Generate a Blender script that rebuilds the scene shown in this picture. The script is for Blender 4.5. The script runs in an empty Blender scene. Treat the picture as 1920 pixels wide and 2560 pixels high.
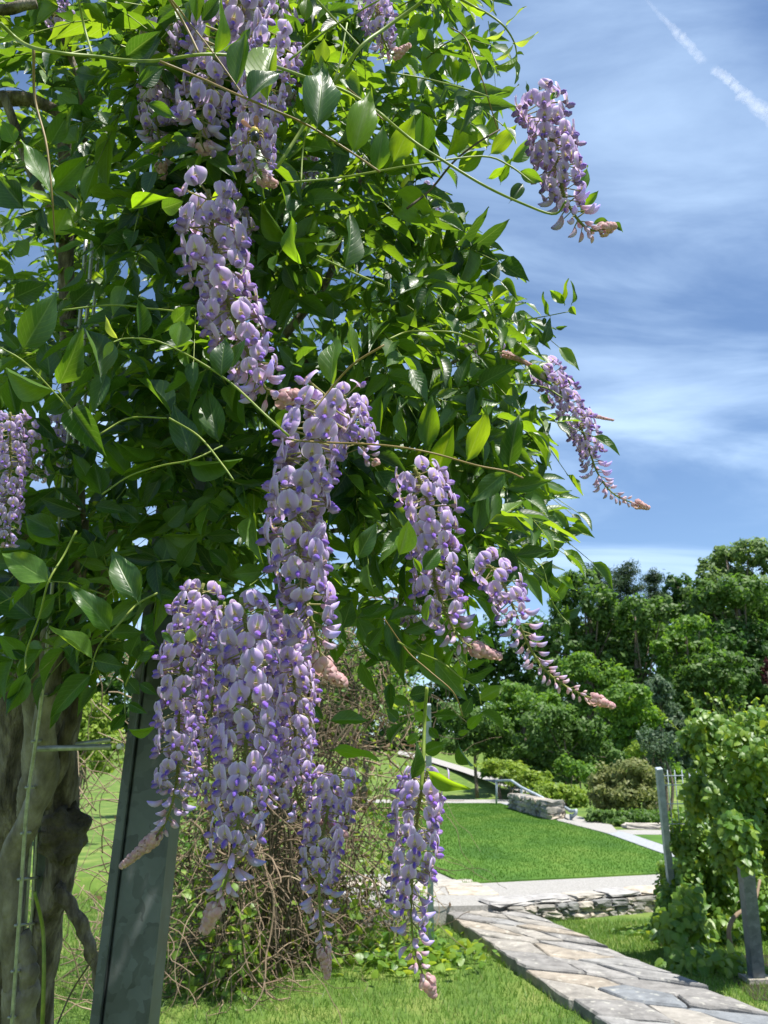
import bpy, math, random
import numpy as np
from mathutils import Matrix, Vector
R = math.radians
random.seed(7); rng = np.random.default_rng(7)
scene = bpy.context.scene
COL = scene.collection

# ------------------------------------------------------------------ camera
PITCH, EYE, F = R(18.0), 1.65, 1923.0
camd = bpy.data.cameras.new('camera')
camd.sensor_fit = 'HORIZONTAL'; camd.sensor_width = 36.0; camd.lens = 36.0*F/1920.0
camd.clip_start = 0.02; camd.clip_end = 30000
camd.dof.use_dof = True; camd.dof.focus_distance = 0.80; camd.dof.aperture_fstop = 26.0
cam = bpy.data.objects.new('camera', camd); COL.objects.link(cam)
cam.location = (0, 0, EYE); cam.rotation_euler = (R(90)+PITCH, 0, 0)
scene.camera = cam
CAM = np.array([0, 0, EYE]); FW = np.array([0, math.cos(PITCH), math.sin(PITCH)])
UP = np.array([0, -math.sin(PITCH), math.cos(PITCH)]); RT = np.array([1.0, 0, 0])

# ------------------------------------------------------------------ light
SUN_EL, SUN_AZ = 67.0, 130.0            # azimuth clockwise from +Y (towards +X)
SKY_STRENGTH, SUN_STRENGTH = 0.086, 5.0
world = bpy.data.worlds.new('World'); scene.world = world; world.use_nodes = True
def build_world():
    nt = world.node_tree; nt.nodes.clear(); N = nt.nodes.new; L = nt.links.new
    out = N('ShaderNodeOutputWorld'); bg = N('ShaderNodeBackground'); bg.inputs[1].default_value = SKY_STRENGTH
    sky = N('ShaderNodeTexSky'); sky.sky_type = 'NISHITA'; sky.sun_disc = False
    sky.sun_elevation = R(SUN_EL); sky.sun_rotation = R(SUN_AZ)
    sky.air_density = 1.0; sky.dust_density = 0.0; sky.ozone_density = 4.0; sky.altitude = 50
    tc = N('ShaderNodeTexCoord'); sep = N('ShaderNodeSeparateXYZ'); L(tc.outputs['Generated'], sep.inputs[0])
    za = N('ShaderNodeMath'); za.operation = 'MAXIMUM'; L(sep.outputs[2], za.inputs[0]); za.inputs[1].default_value = 0.0
    zb = N('ShaderNodeMath'); zb.operation = 'ADD'; L(za.outputs[0], zb.inputs[0]); zb.inputs[1].default_value = 0.22
    dx = N('ShaderNodeMath'); dx.operation = 'DIVIDE'; L(sep.outputs[0], dx.inputs[0]); L(zb.outputs[0], dx.inputs[1])
    dy = N('ShaderNodeMath'); dy.operation = 'DIVIDE'; L(sep.outputs[1], dy.inputs[0]); L(zb.outputs[0], dy.inputs[1])
    cmb = N('ShaderNodeCombineXYZ'); L(dx.outputs[0], cmb.inputs[0]); L(dy.outputs[0], cmb.inputs[1])
    mp = N('ShaderNodeMapping'); mp.inputs['Rotation'].default_value = (0, 0, R(-28)); mp.inputs['Scale'].default_value = (0.9, 2.4, 1)
    mp.inputs['Location'].default_value = (3.1, 1.7, 0); L(cmb.outputs[0], mp.inputs[0])
    n1 = N('ShaderNodeTexNoise'); n1.inputs['Scale'].default_value = 1.15; n1.inputs['Detail'].default_value = 9
    n1.inputs['Roughness'].default_value = 0.56; n1.inputs['Distortion'].default_value = 0.7; L(mp.outputs[0], n1.inputs[0])
    n2 = N('ShaderNodeTexNoise'); n2.inputs['Scale'].default_value = 0.75; n2.inputs['Detail'].default_value = 4; L(cmb.outputs[0], n2.inputs[0])
    ad = N('ShaderNodeMath'); ad.operation = 'MULTIPLY_ADD'; L(n1.outputs[0], ad.inputs[0]); ad.inputs[1].default_value = 1.0
    m2 = N('ShaderNodeMath'); m2.operation = 'MULTIPLY'; L(n2.outputs[0], m2.inputs[0]); m2.inputs[1].default_value = 0.55
    L(m2.outputs[0], ad.inputs[2])
    rp = N('ShaderNodeMapRange'); rp.inputs[1].default_value = 0.64; rp.inputs[2].default_value = 1.06
    rp.inputs[3].default_value = 0.0; rp.inputs[4].default_value = 0.80; rp.interpolation_type = 'SMOOTHSTEP'
    L(ad.outputs[0], rp.inputs[0])
    mx = N('ShaderNodeMix'); mx.data_type = 'RGBA'; L(rp.outputs[0], mx.inputs[0]); L(sky.outputs[0], mx.inputs[6])
    mx.inputs[7].default_value = (4.4, 5.9, 7.9, 1)
    L(mx.outputs[2], bg.inputs[0]); L(bg.outputs[0], out.inputs[0])
build_world()
sund = bpy.data.lights.new('sun', 'SUN'); sund.energy = SUN_STRENGTH; sund.angle = R(0.5); sund.color = (1.0, 0.955, 0.88)
sun = bpy.data.objects.new('sun', sund); COL.objects.link(sun); sun.location = (4, 8, 14)
sdir = Vector((math.sin(R(SUN_AZ))*math.cos(R(SUN_EL)), math.cos(R(SUN_AZ))*math.cos(R(SUN_EL)), math.sin(R(SUN_EL))))
sun.rotation_euler = (-sdir).to_track_quat('-Z', 'Y').to_euler()
vs = scene.view_settings
vs.view_transform = 'Standard'; vs.look = 'None'; vs.gamma = 1; vs.use_curve_mapping = False; vs.exposure = 1.05
scene.cycles.max_bounces = 8; scene.cycles.diffuse_bounces = 4; scene.cycles.transparent_max_bounces = 12
scene.cycles.sample_clamp_indirect = 6

# ------------------------------------------------------------------ helpers
def P(px, py, d):
    return CAM + d*(FW + (px-960)/F*RT + (1280-py)/F*UP)
def G(px, py, z=0.0):
    r = FW + (px-960)/F*RT + (1280-py)/F*UP
    return CAM + r*((z-EYE)/r[2])
def H(x, y):                                   # height of the hill behind the gardens
    t = max(0.0, y-33.0)
    return 0.16 + 0.050*t + 0.010*max(0.0, y-60)
def nrm(v): return v/(np.linalg.norm(v, axis=-1, keepdims=True)+1e-12)
def lerp(a, b, t): return a + (b-a)*t

def tag(o, label, cat, group=None):
    o['label'] = label; o['category'] = cat
    if group: o['group'] = group
    return o
def empty(name, loc):
    o = bpy.data.objects.new(name, None); COL.objects.link(o); o.location = tuple(loc); o.empty_display_size = 0.05
    return o
def mesh_data(name, V, faces, col=None, uv=None, tint=None, smooth=True):
    """faces: list of (n,k) int arrays"""
    me = bpy.data.meshes.new(name)
    V = np.asarray(V, dtype=np.float32)
    faces = [np.asarray(f, dtype=np.int32) for f in faces if len(f)]
    loops = np.concatenate([f.ravel() for f in faces])
    tot = np.concatenate([np.full(len(f), f.shape[1], dtype=np.int32) for f in faces])
    start = np.concatenate([[0], np.cumsum(tot)[:-1]]).astype(np.int32)
    me.vertices.add(len(V)); me.vertices.foreach_set('co', V.ravel())
    me.loops.add(len(loops)); me.loops.foreach_set('vertex_index', loops)
    me.polygons.add(len(tot)); me.polygons.foreach_set('loop_start', start); me.polygons.foreach_set('loop_total', tot)
    me.polygons.foreach_set('use_smooth', np.full(len(tot), bool(smooth)))
    if uv is not None:
        l = me.uv_layers.new(name='UVMap'); l.data.foreach_set('uv', np.asarray(uv, dtype=np.float32)[loops].ravel())
    if col is not None:
        a = me.color_attributes.new('Col', 'FLOAT_COLOR', 'POINT')
        c = np.ones((len(V), 4), dtype=np.float32); c[:, :3] = col; a.data.foreach_set('color', c.ravel())
    if tint is not None:
        a = me.attributes.new('tint', 'FLOAT', 'POINT'); a.data.foreach_set('value', np.asarray(tint, dtype=np.float32))
    me.update(); me.validate()
    return me
def put(name, me, mat, parent=None, M=None):
    o = bpy.data.objects.new(name, me); COL.objects.link(o)
    if mat and not me.materials: me.materials.append(mat)
    if parent is not None:
        o.parent = parent
        T = Matrix.Translation(-parent.location) if parent.parent is None else Matrix()
        o.matrix_basis = T @ (M if M is not None else Matrix())
    elif M is not None: o.matrix_basis = M
    return o
class MB:
    def __init__(s): s.V = []; s.F = {}; s.n = 0; s.C = []; s.T = []; s.U = []
    def add(s, V, faces, col=None, tint=None, uv=None):
        V = np.asarray(V, dtype=np.float64); s.V.append(V)
        for f in faces:
            f = np.asarray(f, dtype=np.int64)
            if len(f): s.F.setdefault(f.shape[1], []).append(f + s.n)
        s.n += len(V)
        s.C.append(np.broadcast_to(np.asarray(col if col is not None else (1, 1, 1), dtype=np.float64), (len(V), 3)))
        s.T.append(np.broadcast_to(np.asarray(tint if tint is not None else 0.0, dtype=np.float64), (len(V),)))
        s.U.append(uv if uv is not None else np.zeros((len(V), 2)))
    def data(s, name, smooth=True, extra=True):
        return mesh_data(name, np.concatenate(s.V), [np.concatenate(v) for v in s.F.values()],
                         np.concatenate(s.C) if extra else None, np.concatenate(s.U) if extra else None,
                         np.concatenate(s.T) if extra else None, smooth)
    def build(s, name, mat, parent=None, smooth=True, M=None):
        return put(name, s.data(name, smooth), mat, parent, M)
def spline(pts, n):
    pts = np.asarray(pts, dtype=float)
    if len(pts) == 2: return np.array([lerp(pts[0], pts[1], t) for t in np.linspace(0, 1, n)])
    p = np.vstack([2*pts[0]-pts[1], pts, 2*pts[-1]-pts[-2]]); k = len(pts)-1
    out = []
    for t in np.linspace(0, k, n):
        i = min(int(t), k-1); u = t-i; a, b, c, d = p[i:i+4]
        out.append(.5*((2*b)+(-a+c)*u+(2*a-5*b+4*c-d)*u*u+(-a+3*b-3*c+d)*u**3))
    return np.array(out)
def tube(pts, rad, k=6, cap=True):
    pts = np.asarray(pts, dtype=float); n = len(pts)
    rad = np.interp(np.linspace(0, 1, n), np.linspace(0, 1, len(np.atleast_1d(rad))), np.atleast_1d(rad))
    T = nrm(np.gradient(pts, axis=0))
    a = np.array([0, 0, 1.0]) if abs(T[0][2]) < .9 else np.array([1.0, 0, 0])
    u = nrm(np.cross(T[0], a)); ang = np.linspace(0, 2*np.pi, k, endpoint=False); V = []
    for i in range(n):
        u = nrm(u - T[i]*np.dot(u, T[i])); w = np.cross(T[i], u)
        V.append(pts[i] + rad[i]*(np.cos(ang)[:, None]*u + np.sin(ang)[:, None]*w))
    V = np.concatenate(V); f = []
    for i in range(n-1):
        for j in range(k):
            f.append((i*k+j, i*k+(j+1) % k, (i+1)*k+(j+1) % k, (i+1)*k+j))
    faces = [np.array(f)]
    if cap and k > 2: faces.append(np.array([list(range(k))[::-1], [(n-1)*k+j for j in range(k)]]))
    return V, faces
def tube_uv(n, k, rep=1.0):
    return np.array([(j/k, i/max(1, n-1)*rep) for i in range(n) for j in range(k)])
def boxv(c, s, rz=0.0, jit=0.0):
    c = np.asarray(c, float); s = np.asarray(s, float)/2
    V = np.array([(x, y, z) for z in (-1, 1) for y in (-1, 1) for x in (-1, 1)], float)*s
    if jit: V += rng.normal(0, jit, V.shape)
    ca, sa = math.cos(rz), math.sin(rz); V = V @ np.array([[ca, sa, 0], [-sa, ca, 0], [0, 0, 1]])
    return V+c, [np.array([(0, 2, 3, 1), (4, 5, 7, 6), (0, 1, 5, 4), (2, 6, 7, 3), (0, 4, 6, 2), (1, 3, 7, 5)])]
def frame(yv, zv):
    y = nrm(np.asarray(yv, float)); z = np.asarray(zv, float); z = nrm(z - y*np.dot(y, z)); x = np.cross(y, z)
    return np.stack([x, y, z], axis=1)
def mat4(Rm, loc, sc=(1, 1, 1)):
    M = np.eye(4); M[:3, :3] = Rm*np.asarray(sc, float); M[:3, 3] = loc
    return Matrix(M.tolist())

# ------------------------------------------------------------------ materials
def newmat(name):
    m = bpy.data.materials.new(name); m.use_nodes = True; nt = m.node_tree; nt.nodes.clear()
    o = nt.nodes.new('ShaderNodeOutputMaterial')
    return m, nt, nt.nodes.new, nt.links.new, o
def rampnode(N, stops):
    r = N('ShaderNodeValToRGB'); e = r.color_ramp.elements
    e[0].position, e[0].color = stops[0][0], (*stops[0][1], 1); e[1].position, e[1].color = stops[-1][0], (*stops[-1][1], 1)
    for p, c in stops[1:-1]:
        k = e.new(p); k.color = (*c, 1)
    return r
def rnd_tint(N, L):
    at = N('ShaderNodeAttribute'); at.attribute_name = 'tint'; oi = N('ShaderNodeObjectInfo')
    s = N('ShaderNodeMath'); s.operation = 'ADD'; L(at.outputs['Fac'], s.inputs[0]); L(oi.outputs['Random'], s.inputs[1])
    f = N('ShaderNodeMath'); f.operation = 'FRACT'; L(s.outputs[0], f.inputs[0])
    return f.outputs[0]
def leaf_mat(name, stops, tstops, tfac=0.45, rough=0.4, spec=0.5, veins=True, vn=9.0):
    m, nt, N, L, out = newmat(name)
    t = rnd_tint(N, L)
    r1 = rampnode(N, stops); r2 = rampnode(N, tstops); L(t, r1.inputs[0]); L(t, r2.inputs[0])
    pb = N('ShaderNodeBsdfPrincipled'); pb.inputs['Roughness'].default_value = rough; pb.inputs['Specular IOR Level'].default_value = spec
    tr = N('ShaderNodeBsdfTranslucent'); mx = N('ShaderNodeMixShader'); mx.inputs[0].default_value = tfac
    c1, c2 = r1.outputs[0], r2.outputs[0]
    if veins:
        uv = N('ShaderNodeUVMap'); sp = N('ShaderNodeSeparateXYZ'); L(uv.outputs[0], sp.inputs[0])
        ab = N('ShaderNodeMath'); ab.operation = 'ABSOLUTE'; L(sp.outputs[0], ab.inputs[0])
        ma = N('ShaderNodeMath'); ma.operation = 'MULTIPLY_ADD'; L(ab.outputs[0], ma.inputs[0]); ma.inputs[1].default_value = -0.28; L(sp.outputs[1], ma.inputs[2])
        sc = N('ShaderNodeMath'); sc.operation = 'MULTIPLY'; L(ma.outputs[0], sc.inputs[0]); sc.inputs[1].default_value = vn
        fr = N('ShaderNodeMath'); fr.operation = 'PINGPONG'; L(sc.outputs[0], fr.inputs[0]); fr.inputs[1].default_value = 0.5
        lt = N('ShaderNodeMapRange'); lt.inputs[1].default_value = 0.0; lt.inputs[2].default_value = 0.10; lt.inputs[3].default_value = 0.55; lt.inputs[4].default_value = 0.0; L(fr.outputs[0], lt.inputs[0])
        mr = N('ShaderNodeMapRange'); mr.inputs[1].default_value = 0.02; mr.inputs[2].default_value = 0.075; mr.inputs[3].default_value = 1.0; mr.inputs[4].default_value = 0.0; L(ab.outputs[0], mr.inputs[0])
        mxv = N('ShaderNodeMath'); mxv.operation = 'MAXIMUM'; L(lt.outputs[0], mxv.inputs[0]); L(mr.outputs[0], mxv.inputs[1])
        nz = N('ShaderNodeTexNoise'); nz.inputs['Scale'].default_value = 6; L(uv.outputs[0], nz.inputs[0])
        for i, (c, tgt, f) in enumerate(((c1, (.22, .33, .09, 1), .35), (c2, (.50, .62, .12, 1), .30))):
            k = N('ShaderNodeMath'); k.operation = 'MULTIPLY'; L(mxv.outputs[0], k.inputs[0]); k.inputs[1].default_value = f
            mm = N('ShaderNodeMix'); mm.data_type = 'RGBA'; L(k.outputs[0], mm.inputs[0]); L(c, mm.inputs[6]); mm.inputs[7].default_value = tgt
            hs = N('ShaderNodeHueSaturation'); L(mm.outputs[2], hs.inputs['Color'])
            vv = N('ShaderNodeMapRange'); vv.inputs[3].default_value = 0.75; vv.inputs[4].default_value = 1.25; L(nz.outputs[0], vv.inputs[0]); L(vv.outputs[0], hs.inputs['Value'])
            if i == 0: c1 = hs.outputs[0]
            else: c2 = hs.outputs[0]
        bp = N('ShaderNodeBump'); bp.inputs['Strength'].default_value = 0.35; bp.inputs['Distance'].default_value = 0.001; bp.invert = True
        L(mxv.outputs[0], bp.inputs['Height']); L(bp.outputs[0], pb.inputs['Normal'])
    L(c1, pb.inputs['Base Color']); L(c2, tr.inputs[0])
    L(pb.outputs[0], mx.inputs[1]); L(tr.outputs[0], mx.inputs[2]); L(mx.outputs[0], out.inputs[0])
    return m
def noise_mat(name, stops, scale=10, rough=0.8, bump=0.3, dist=0.01, detail=8, metallic=0.0, stretch=(1, 1, 1), spec=0.3, rndcol=0.0, coords='Object'):
    m, nt, N, L, out = newmat(name)
    tc = N('ShaderNodeTexCoord'); mp = N('ShaderNodeMapping'); mp.inputs['Scale'].default_value = stretch; L(tc.outputs[coords], mp.inputs[0])
    nz = N('ShaderNodeTexNoise'); nz.inputs['Scale'].default_value = scale; nz.inputs['Detail'].default_value = detail; nz.inputs['Roughness'].default_value = 0.6; L(mp.outputs[0], nz.inputs[0])
    r = rampnode(N, stops); fac = nz.outputs[0]
    if rndcol:
        oi = N('ShaderNodeObjectInfo'); a = N('ShaderNodeMath'); a.operation = 'MULTIPLY_ADD'; L(oi.outputs['Random'], a.inputs[0]); a.inputs[1].default_value = rndcol; L(nz.outputs[0], a.inputs[2])
        b = N('ShaderNodeMath'); b.operation = 'SUBTRACT'; L(a.outputs[0], b.inputs[0]); b.inputs[1].default_value = rndcol/2; fac = b.outputs[0]
    L(fac, r.inputs[0])
    pb = N('ShaderNodeBsdfPrincipled'); pb.inputs['Roughness'].default_value = rough; pb.inputs['Metallic'].default_value = metallic; pb.inputs['Specular IOR Level'].default_value = spec
    L(r.outputs[0], pb.inputs['Base Color'])
    if bump:
        n2 = N('ShaderNodeTexNoise'); n2.inputs['Scale'].default_value = scale*3; n2.inputs['Detail'].default_value = 8; L(mp.outputs[0], n2.inputs[0])
        bp = N('ShaderNodeBump'); bp.inputs['Strength'].default_value = bump; bp.inputs['Distance'].default_value = dist; L(n2.outputs[0], bp.inputs['Height']); L(bp.outputs[0], pb.inputs['Normal'])
    L(pb.outputs[0], out.inputs[0])
    return m
def petal_mat(name, tfac=0.48):
    m, nt, N, L, out = newmat(name)
    at = N('ShaderNodeAttribute'); at.attribute_name = 'Col'
    t = rnd_tint(N, L)
    hs = N('ShaderNodeHueSaturation'); L(at.outputs['Color'], hs.inputs['Color'])
    h = N('ShaderNodeMapRange'); h.inputs[3].default_value = 0.488; h.inputs[4].default_value = 0.515; L(t, h.inputs[0]); L(h.outputs[0], hs.inputs['Hue'])
    v = N('ShaderNodeMapRange'); v.inputs[3].default_value = 0.86; v.inputs[4].default_value = 1.08; L(t, v.inputs[0]); L(v.outputs[0], hs.inputs['Value'])
    pb = N('ShaderNodeBsdfPrincipled'); pb.inputs['Roughness'].default_value = 0.55; pb.inputs['Specular IOR Level'].default_value = 0.25
    pb.inputs['Sheen Weight'].default_value = 0.15
    tr = N('ShaderNodeBsdfTranslucent'); mx = N('ShaderNodeMixShader'); mx.inputs[0].default_value = tfac
    L(hs.outputs[0], pb.inputs['Base Color']); L(hs.outputs[0], tr.inputs[0])
    L(pb.outputs[0], mx.inputs[1]); L(tr.outputs[0], mx.inputs[2]); L(mx.outputs[0], out.inputs[0])
    return m
M = {}
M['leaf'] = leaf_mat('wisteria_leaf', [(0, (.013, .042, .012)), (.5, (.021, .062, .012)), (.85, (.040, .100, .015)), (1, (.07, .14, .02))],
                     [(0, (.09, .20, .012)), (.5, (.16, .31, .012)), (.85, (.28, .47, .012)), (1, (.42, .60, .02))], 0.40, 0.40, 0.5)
M['sunlitleaf'] = leaf_mat('sunlit_leaf', [(0, (.035, .095, .012)), (1, (.075, .15, .016))], [(0, (.30, .54, .010)), (1, (.52, .70, .015))], 0.5, 0.42, 0.4)  # brighter copy of the leaf, sunlight put into its colour
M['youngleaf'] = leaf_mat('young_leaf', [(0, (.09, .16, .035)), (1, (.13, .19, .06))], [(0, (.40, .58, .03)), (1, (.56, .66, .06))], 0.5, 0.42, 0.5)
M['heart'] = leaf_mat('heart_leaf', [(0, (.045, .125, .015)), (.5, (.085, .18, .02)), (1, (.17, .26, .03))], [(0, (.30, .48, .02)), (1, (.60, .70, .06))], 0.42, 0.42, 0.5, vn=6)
M['petal'] = petal_mat('wisteria_petal')
M['greenstem'] = noise_mat('green_stem', [(.3, (.10, .16, .02)), (.7, (.24, .28, .05))], 60, .5, .1, .001)
M['redstem'] = noise_mat('reddish_stem', [(.3, (.13, .10, .03)), (.7, (.26, .17, .06))], 60, .5, .1, .001)
M['oldstem'] = noise_mat('old_stem', [(.3, (.045, .035, .022)), (.7, (.11, .085, .055))], 30, .8, .4, .003)
M['bark'] = noise_mat('bark', [(.3, (.030, .024, .017)), (.5, (.115, .092, .068)), (.7, (.29, .245, .19))], 30, .85, 1.0, .010, stretch=(1.8, 1.8, .45))
M['smoothbark'] = noise_mat('smooth_bark', [(.3, (.065, .053, .039)), (.5, (.15, .126, .097)), (.7, (.27, .235, .19))], 34, .75, .8, .006, stretch=(1, 1, .5))
M['knotbark'] = noise_mat('knot_bark', [(.3, (.035, .028, .020)), (.75, (.17, .14, .105))], 30, .9, 1.0, .012)
M['deadleaf'] = leaf_mat('dead_leaf', [(0, (.05, .032, .018)), (1, (.16, .11, .06))], [(0, (.10, .06, .03)), (1, (.2, .13, .06))], .25, .7, .2, veins=False)
M['twig'] = noise_mat('dry_twig', [(.25, (.09, .062, .038)), (.5, (.20, .145, .095)), (.75, (.38, .30, .21))], 2.5, .85, .3, .002)
def galv(name, a, b, scale, metallic):
    m, nt, N, L, out = newmat(name)
    tc = N('ShaderNodeTexCoord'); nz0 = N('ShaderNodeTexNoise'); nz0.inputs['Scale'].default_value = scale*.8
    mixv = N('ShaderNodeMix'); mixv.data_type = 'RGBA'; mixv.inputs[0].default_value = .06; L(tc.outputs['Object'], mixv.inputs[6]); L(tc.outputs['Object'], nz0.inputs[0]); L(nz0.outputs['Color'], mixv.inputs[7])
    vo = N('ShaderNodeTexVoronoi'); vo.inputs['Scale'].default_value = scale; L(mixv.outputs[2], vo.inputs[0])
    nz = N('ShaderNodeTexNoise'); nz.inputs['Scale'].default_value = scale*.35; nz.inputs['Detail'].default_value = 8; L(tc.outputs['Object'], nz.inputs[0])
    sp = N('ShaderNodeSeparateColor'); L(vo.outputs['Color'], sp.inputs[0])
    av = N('ShaderNodeMath'); av.operation = 'MULTIPLY_ADD'; L(sp.outputs[0], av.inputs[0]); av.inputs[1].default_value = .35
    ml = N('ShaderNodeMath'); ml.operation = 'MULTIPLY'; L(nz.outputs[0], ml.inputs[0]); ml.inputs[1].default_value = .75; L(ml.outputs[0], av.inputs[2])
    r = rampnode(N, [(.25, a), (.75, b)]); L(av.outputs[0], r.inputs[0])
    pb = N('ShaderNodeBsdfPrincipled'); pb.inputs['Metallic'].default_value = metallic; L(r.outputs[0], pb.inputs['Base Color'])
    rr = N('ShaderNodeMapRange'); rr.inputs[3].default_value = .35; rr.inputs[4].default_value = .6; L(av.outputs[0], rr.inputs[0]); L(rr.outputs[0], pb.inputs['Roughness'])
    bp = N('ShaderNodeBump'); bp.inputs['Strength'].default_value = .08; bp.inputs['Distance'].default_value = .002; L(nz.outputs[0], bp.inputs['Height']); L(bp.outputs[0], pb.inputs['Normal'])
    L(pb.outputs[0], out.inputs[0])
    return m
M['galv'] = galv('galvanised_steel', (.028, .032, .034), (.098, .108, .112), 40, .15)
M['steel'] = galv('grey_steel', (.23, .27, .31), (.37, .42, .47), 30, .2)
M['shadedsteel'] = galv('shaded_steel', (.085, .10, .115), (.17, .19, .215), 30, .2)  # darker copy of the grey steel, the vine's shade put into its colour
M['wire'] = noise_mat('galvanised_wire', [(.3, (.22, .22, .20)), (.7, (.42, .42, .39))], 90, .45, .1, .001, metallic=.6)
M['bolt'] = noise_mat('zinc_bolt', [(.3, (.40, .38, .33)), (.7, (.6, .58, .52))], 90, .35, .1, .001, metallic=.7)
M['ground'] = noise_mat('grass_ground', [(.3, (.045, .09, .014)), (.5, (.085, .145, .022)), (.7, (.17, .20, .05))], 2.2, .95, .8, .02)
M['lawn'] = noise_mat('mown_lawn', [(.3, (.030, .085, .008)), (.5, (.060, .135, .013)), (.72, (.115, .18, .026))], 1.0, .95, .8, .03, stretch=(1, .55, 1))
M['blade'] = leaf_mat('grass_blade', [(0, (.05, .12, .015)), (.7, (.09, .17, .025)), (.92, (.13, .19, .04)), (1, (.30, .26, .12))], [(0, (.16, .34, .03)), (.9, (.30, .45, .05)), (1, (.4, .36, .15))], .4, .5, .35, veins=False)
M['lawnblade'] = leaf_mat('lawn_blade', [(0, (.030, .085, .010)), (1, (.060, .13, .014))], [(0, (.09, .25, .015)), (1, (.15, .33, .02))], .35, .7, .15, veins=False)
M['gravel'] = noise_mat('pale_gravel', [(.25, (.19, .182, .168)), (.5, (.29, .28, .262)), (.8, (.40, .39, .37))], 45, .95, .9, .01)
M['mortar'] = noise_mat('joint_mortar', [(.3, (.20, .185, .155)), (.7, (.34, .31, .26))], 22, .95, .7, .01)
M['curb'] = noise_mat('granite_edging', [(.3, (.21, .222, .235)), (.7, (.32, .332, .345))], 20, .85, .3, .004)
M['mulch'] = noise_mat('dark_mulch', [(.3, (.02, .014, .01)), (.7, (.07, .05, .035))], 40, .95, 1, .03)
def stone_mat(name, pal, lich=0.5):
    m, nt, N, L, out = newmat(name)
    tc = N('ShaderNodeTexCoord'); oi = N('ShaderNodeObjectInfo')
    off = N('ShaderNodeVectorMath'); off.operation = 'ADD'; L(tc.outputs['Object'], off.inputs[0])
    cm = N('ShaderNodeCombineXYZ'); k = N('ShaderNodeMath'); k.operation = 'MULTIPLY'; L(oi.outputs['Random'], k.inputs[0]); k.inputs[1].default_value = 37; L(k.outputs[0], cm.inputs[0]); L(cm.outputs[0], off.inputs[1])
    r = rampnode(N, pal); r.color_ramp.interpolation = 'CONSTANT'; L(oi.outputs['Random'], r.inputs[0])
    nz = N('ShaderNodeTexNoise'); nz.inputs['Scale'].default_value = 7; nz.inputs['Detail'].default_value = 10; nz.inputs['Roughness'].default_value = .65; L(off.outputs[0], nz.inputs[0])
    hs = N('ShaderNodeHueSaturation'); L(r.outputs[0], hs.inputs['Color']); v = N('ShaderNodeMapRange'); v.inputs[1].default_value = .25; v.inputs[2].default_value = .75; v.inputs[3].default_value = .55; v.inputs[4].default_value = 1.45; L(nz.outputs[0], v.inputs[0]); L(v.outputs[0], hs.inputs['Value'])
    n2 = N('ShaderNodeTexNoise'); n2.inputs['Scale'].default_value = 15; n2.inputs['Detail'].default_value = 9; L(off.outputs[0], n2.inputs[0])
    lr = N('ShaderNodeMapRange'); lr.inputs[1].default_value = .60; lr.inputs[2].default_value = .68; lr.inputs[4].default_value = lich; L(n2.outputs[0], lr.inputs[0])
    mx = N('ShaderNodeMix'); mx.data_type = 'RGBA'; L(lr.outputs[0], mx.inputs[0]); L(hs.outputs[0], mx.inputs[6]); mx.inputs[7].default_value = (.50, .49, .42, 1)
    pb = N('ShaderNodeBsdfPrincipled'); pb.inputs['Roughness'].default_value = .85; pb.inputs['Specular IOR Level'].default_value = .3; L(mx.outputs[2], pb.inputs['Base Color'])
    bp = N('ShaderNodeBump'); bp.inputs['Strength'].default_value = .8; bp.inputs['Distance'].default_value = .02; L(nz.outputs[0], bp.inputs['Height']); L(bp.outputs[0], pb.inputs['Normal'])
    L(pb.outputs[0], out.inputs[0])
    return m
M['flag'] = stone_mat('flagstone', [(0, (.19, .182, .172)), (.2, (.235, .225, .212)), (.4, (.165, .175, .185)), (.55, (.25, .232, .205)), (.7, (.215, .21, .202)), (.92, (.27, .235, .19))], .40)
M['wallstone'] = stone_mat('wall_stone', [(0, (.20, .19, .17)), (.3, (.30, .27, .23)), (.6, (.16, .16, .155)), (.8, (.36, .31, .25))], .3)
M['cap'] = stone_mat('cap_stone', [(0, (.32, .295, .255)), (.4, (.38, .325, .26)), (.7, (.29, .28, .27))], .3)
def tree_mat(name, a, b, ta, tb, tf=.35):
    return leaf_mat(name, [(0, a), (1, b)], [(0, ta), (1, tb)], tf, .55, .3, veins=False)
M['t_dark'] = tree_mat('dark_tree_leaf', (0.032, 0.073, 0.019), (0.069, 0.128, 0.031), (0.066, 0.188, 0.018), (0.133, 0.300, 0.030))
M['t_mid'] = tree_mat('mid_tree_leaf', (0.053, 0.105, 0.026), (0.103, 0.169, 0.043), (0.119, 0.275, 0.024), (0.212, 0.400, 0.042))
M['t_light'] = tree_mat('light_tree_leaf', (0.073, 0.125, 0.036), (0.133, 0.194, 0.065), (0.199, 0.350, 0.059), (0.318, 0.475, 0.107))
M['t_bright'] = tree_mat('bright_tree_leaf', (0.058, 0.132, 0.019), (0.105, 0.187, 0.029), (0.198, 0.418, 0.021), (0.326, 0.550, 0.042))
M['t_yellow'] = tree_mat('yellow_green_leaf', (.11, .18, .022), (.20, .27, .04), (.32, .50, .03), (.46, .60, .06))
M['t_olive'] = tree_mat('olive_leaf', (.10, .125, .038), (.19, .20, .07), (.22, .28, .06), (.38, .42, .12))
M['t_pine'] = tree_mat('pine_needle', (.022, .048, .022), (.045, .078, .036), (.05, .11, .03), (.09, .17, .05), .25)
M['t_blue'] = tree_mat('blue_green_leaf', (.055, .095, .055), (.10, .145, .085), (.13, .23, .10), (.20, .31, .15))
M['t_red'] = tree_mat('purple_leaf', (.035, .012, .014), (.06, .02, .02), (.10, .02, .02), (.16, .04, .04))

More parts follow.
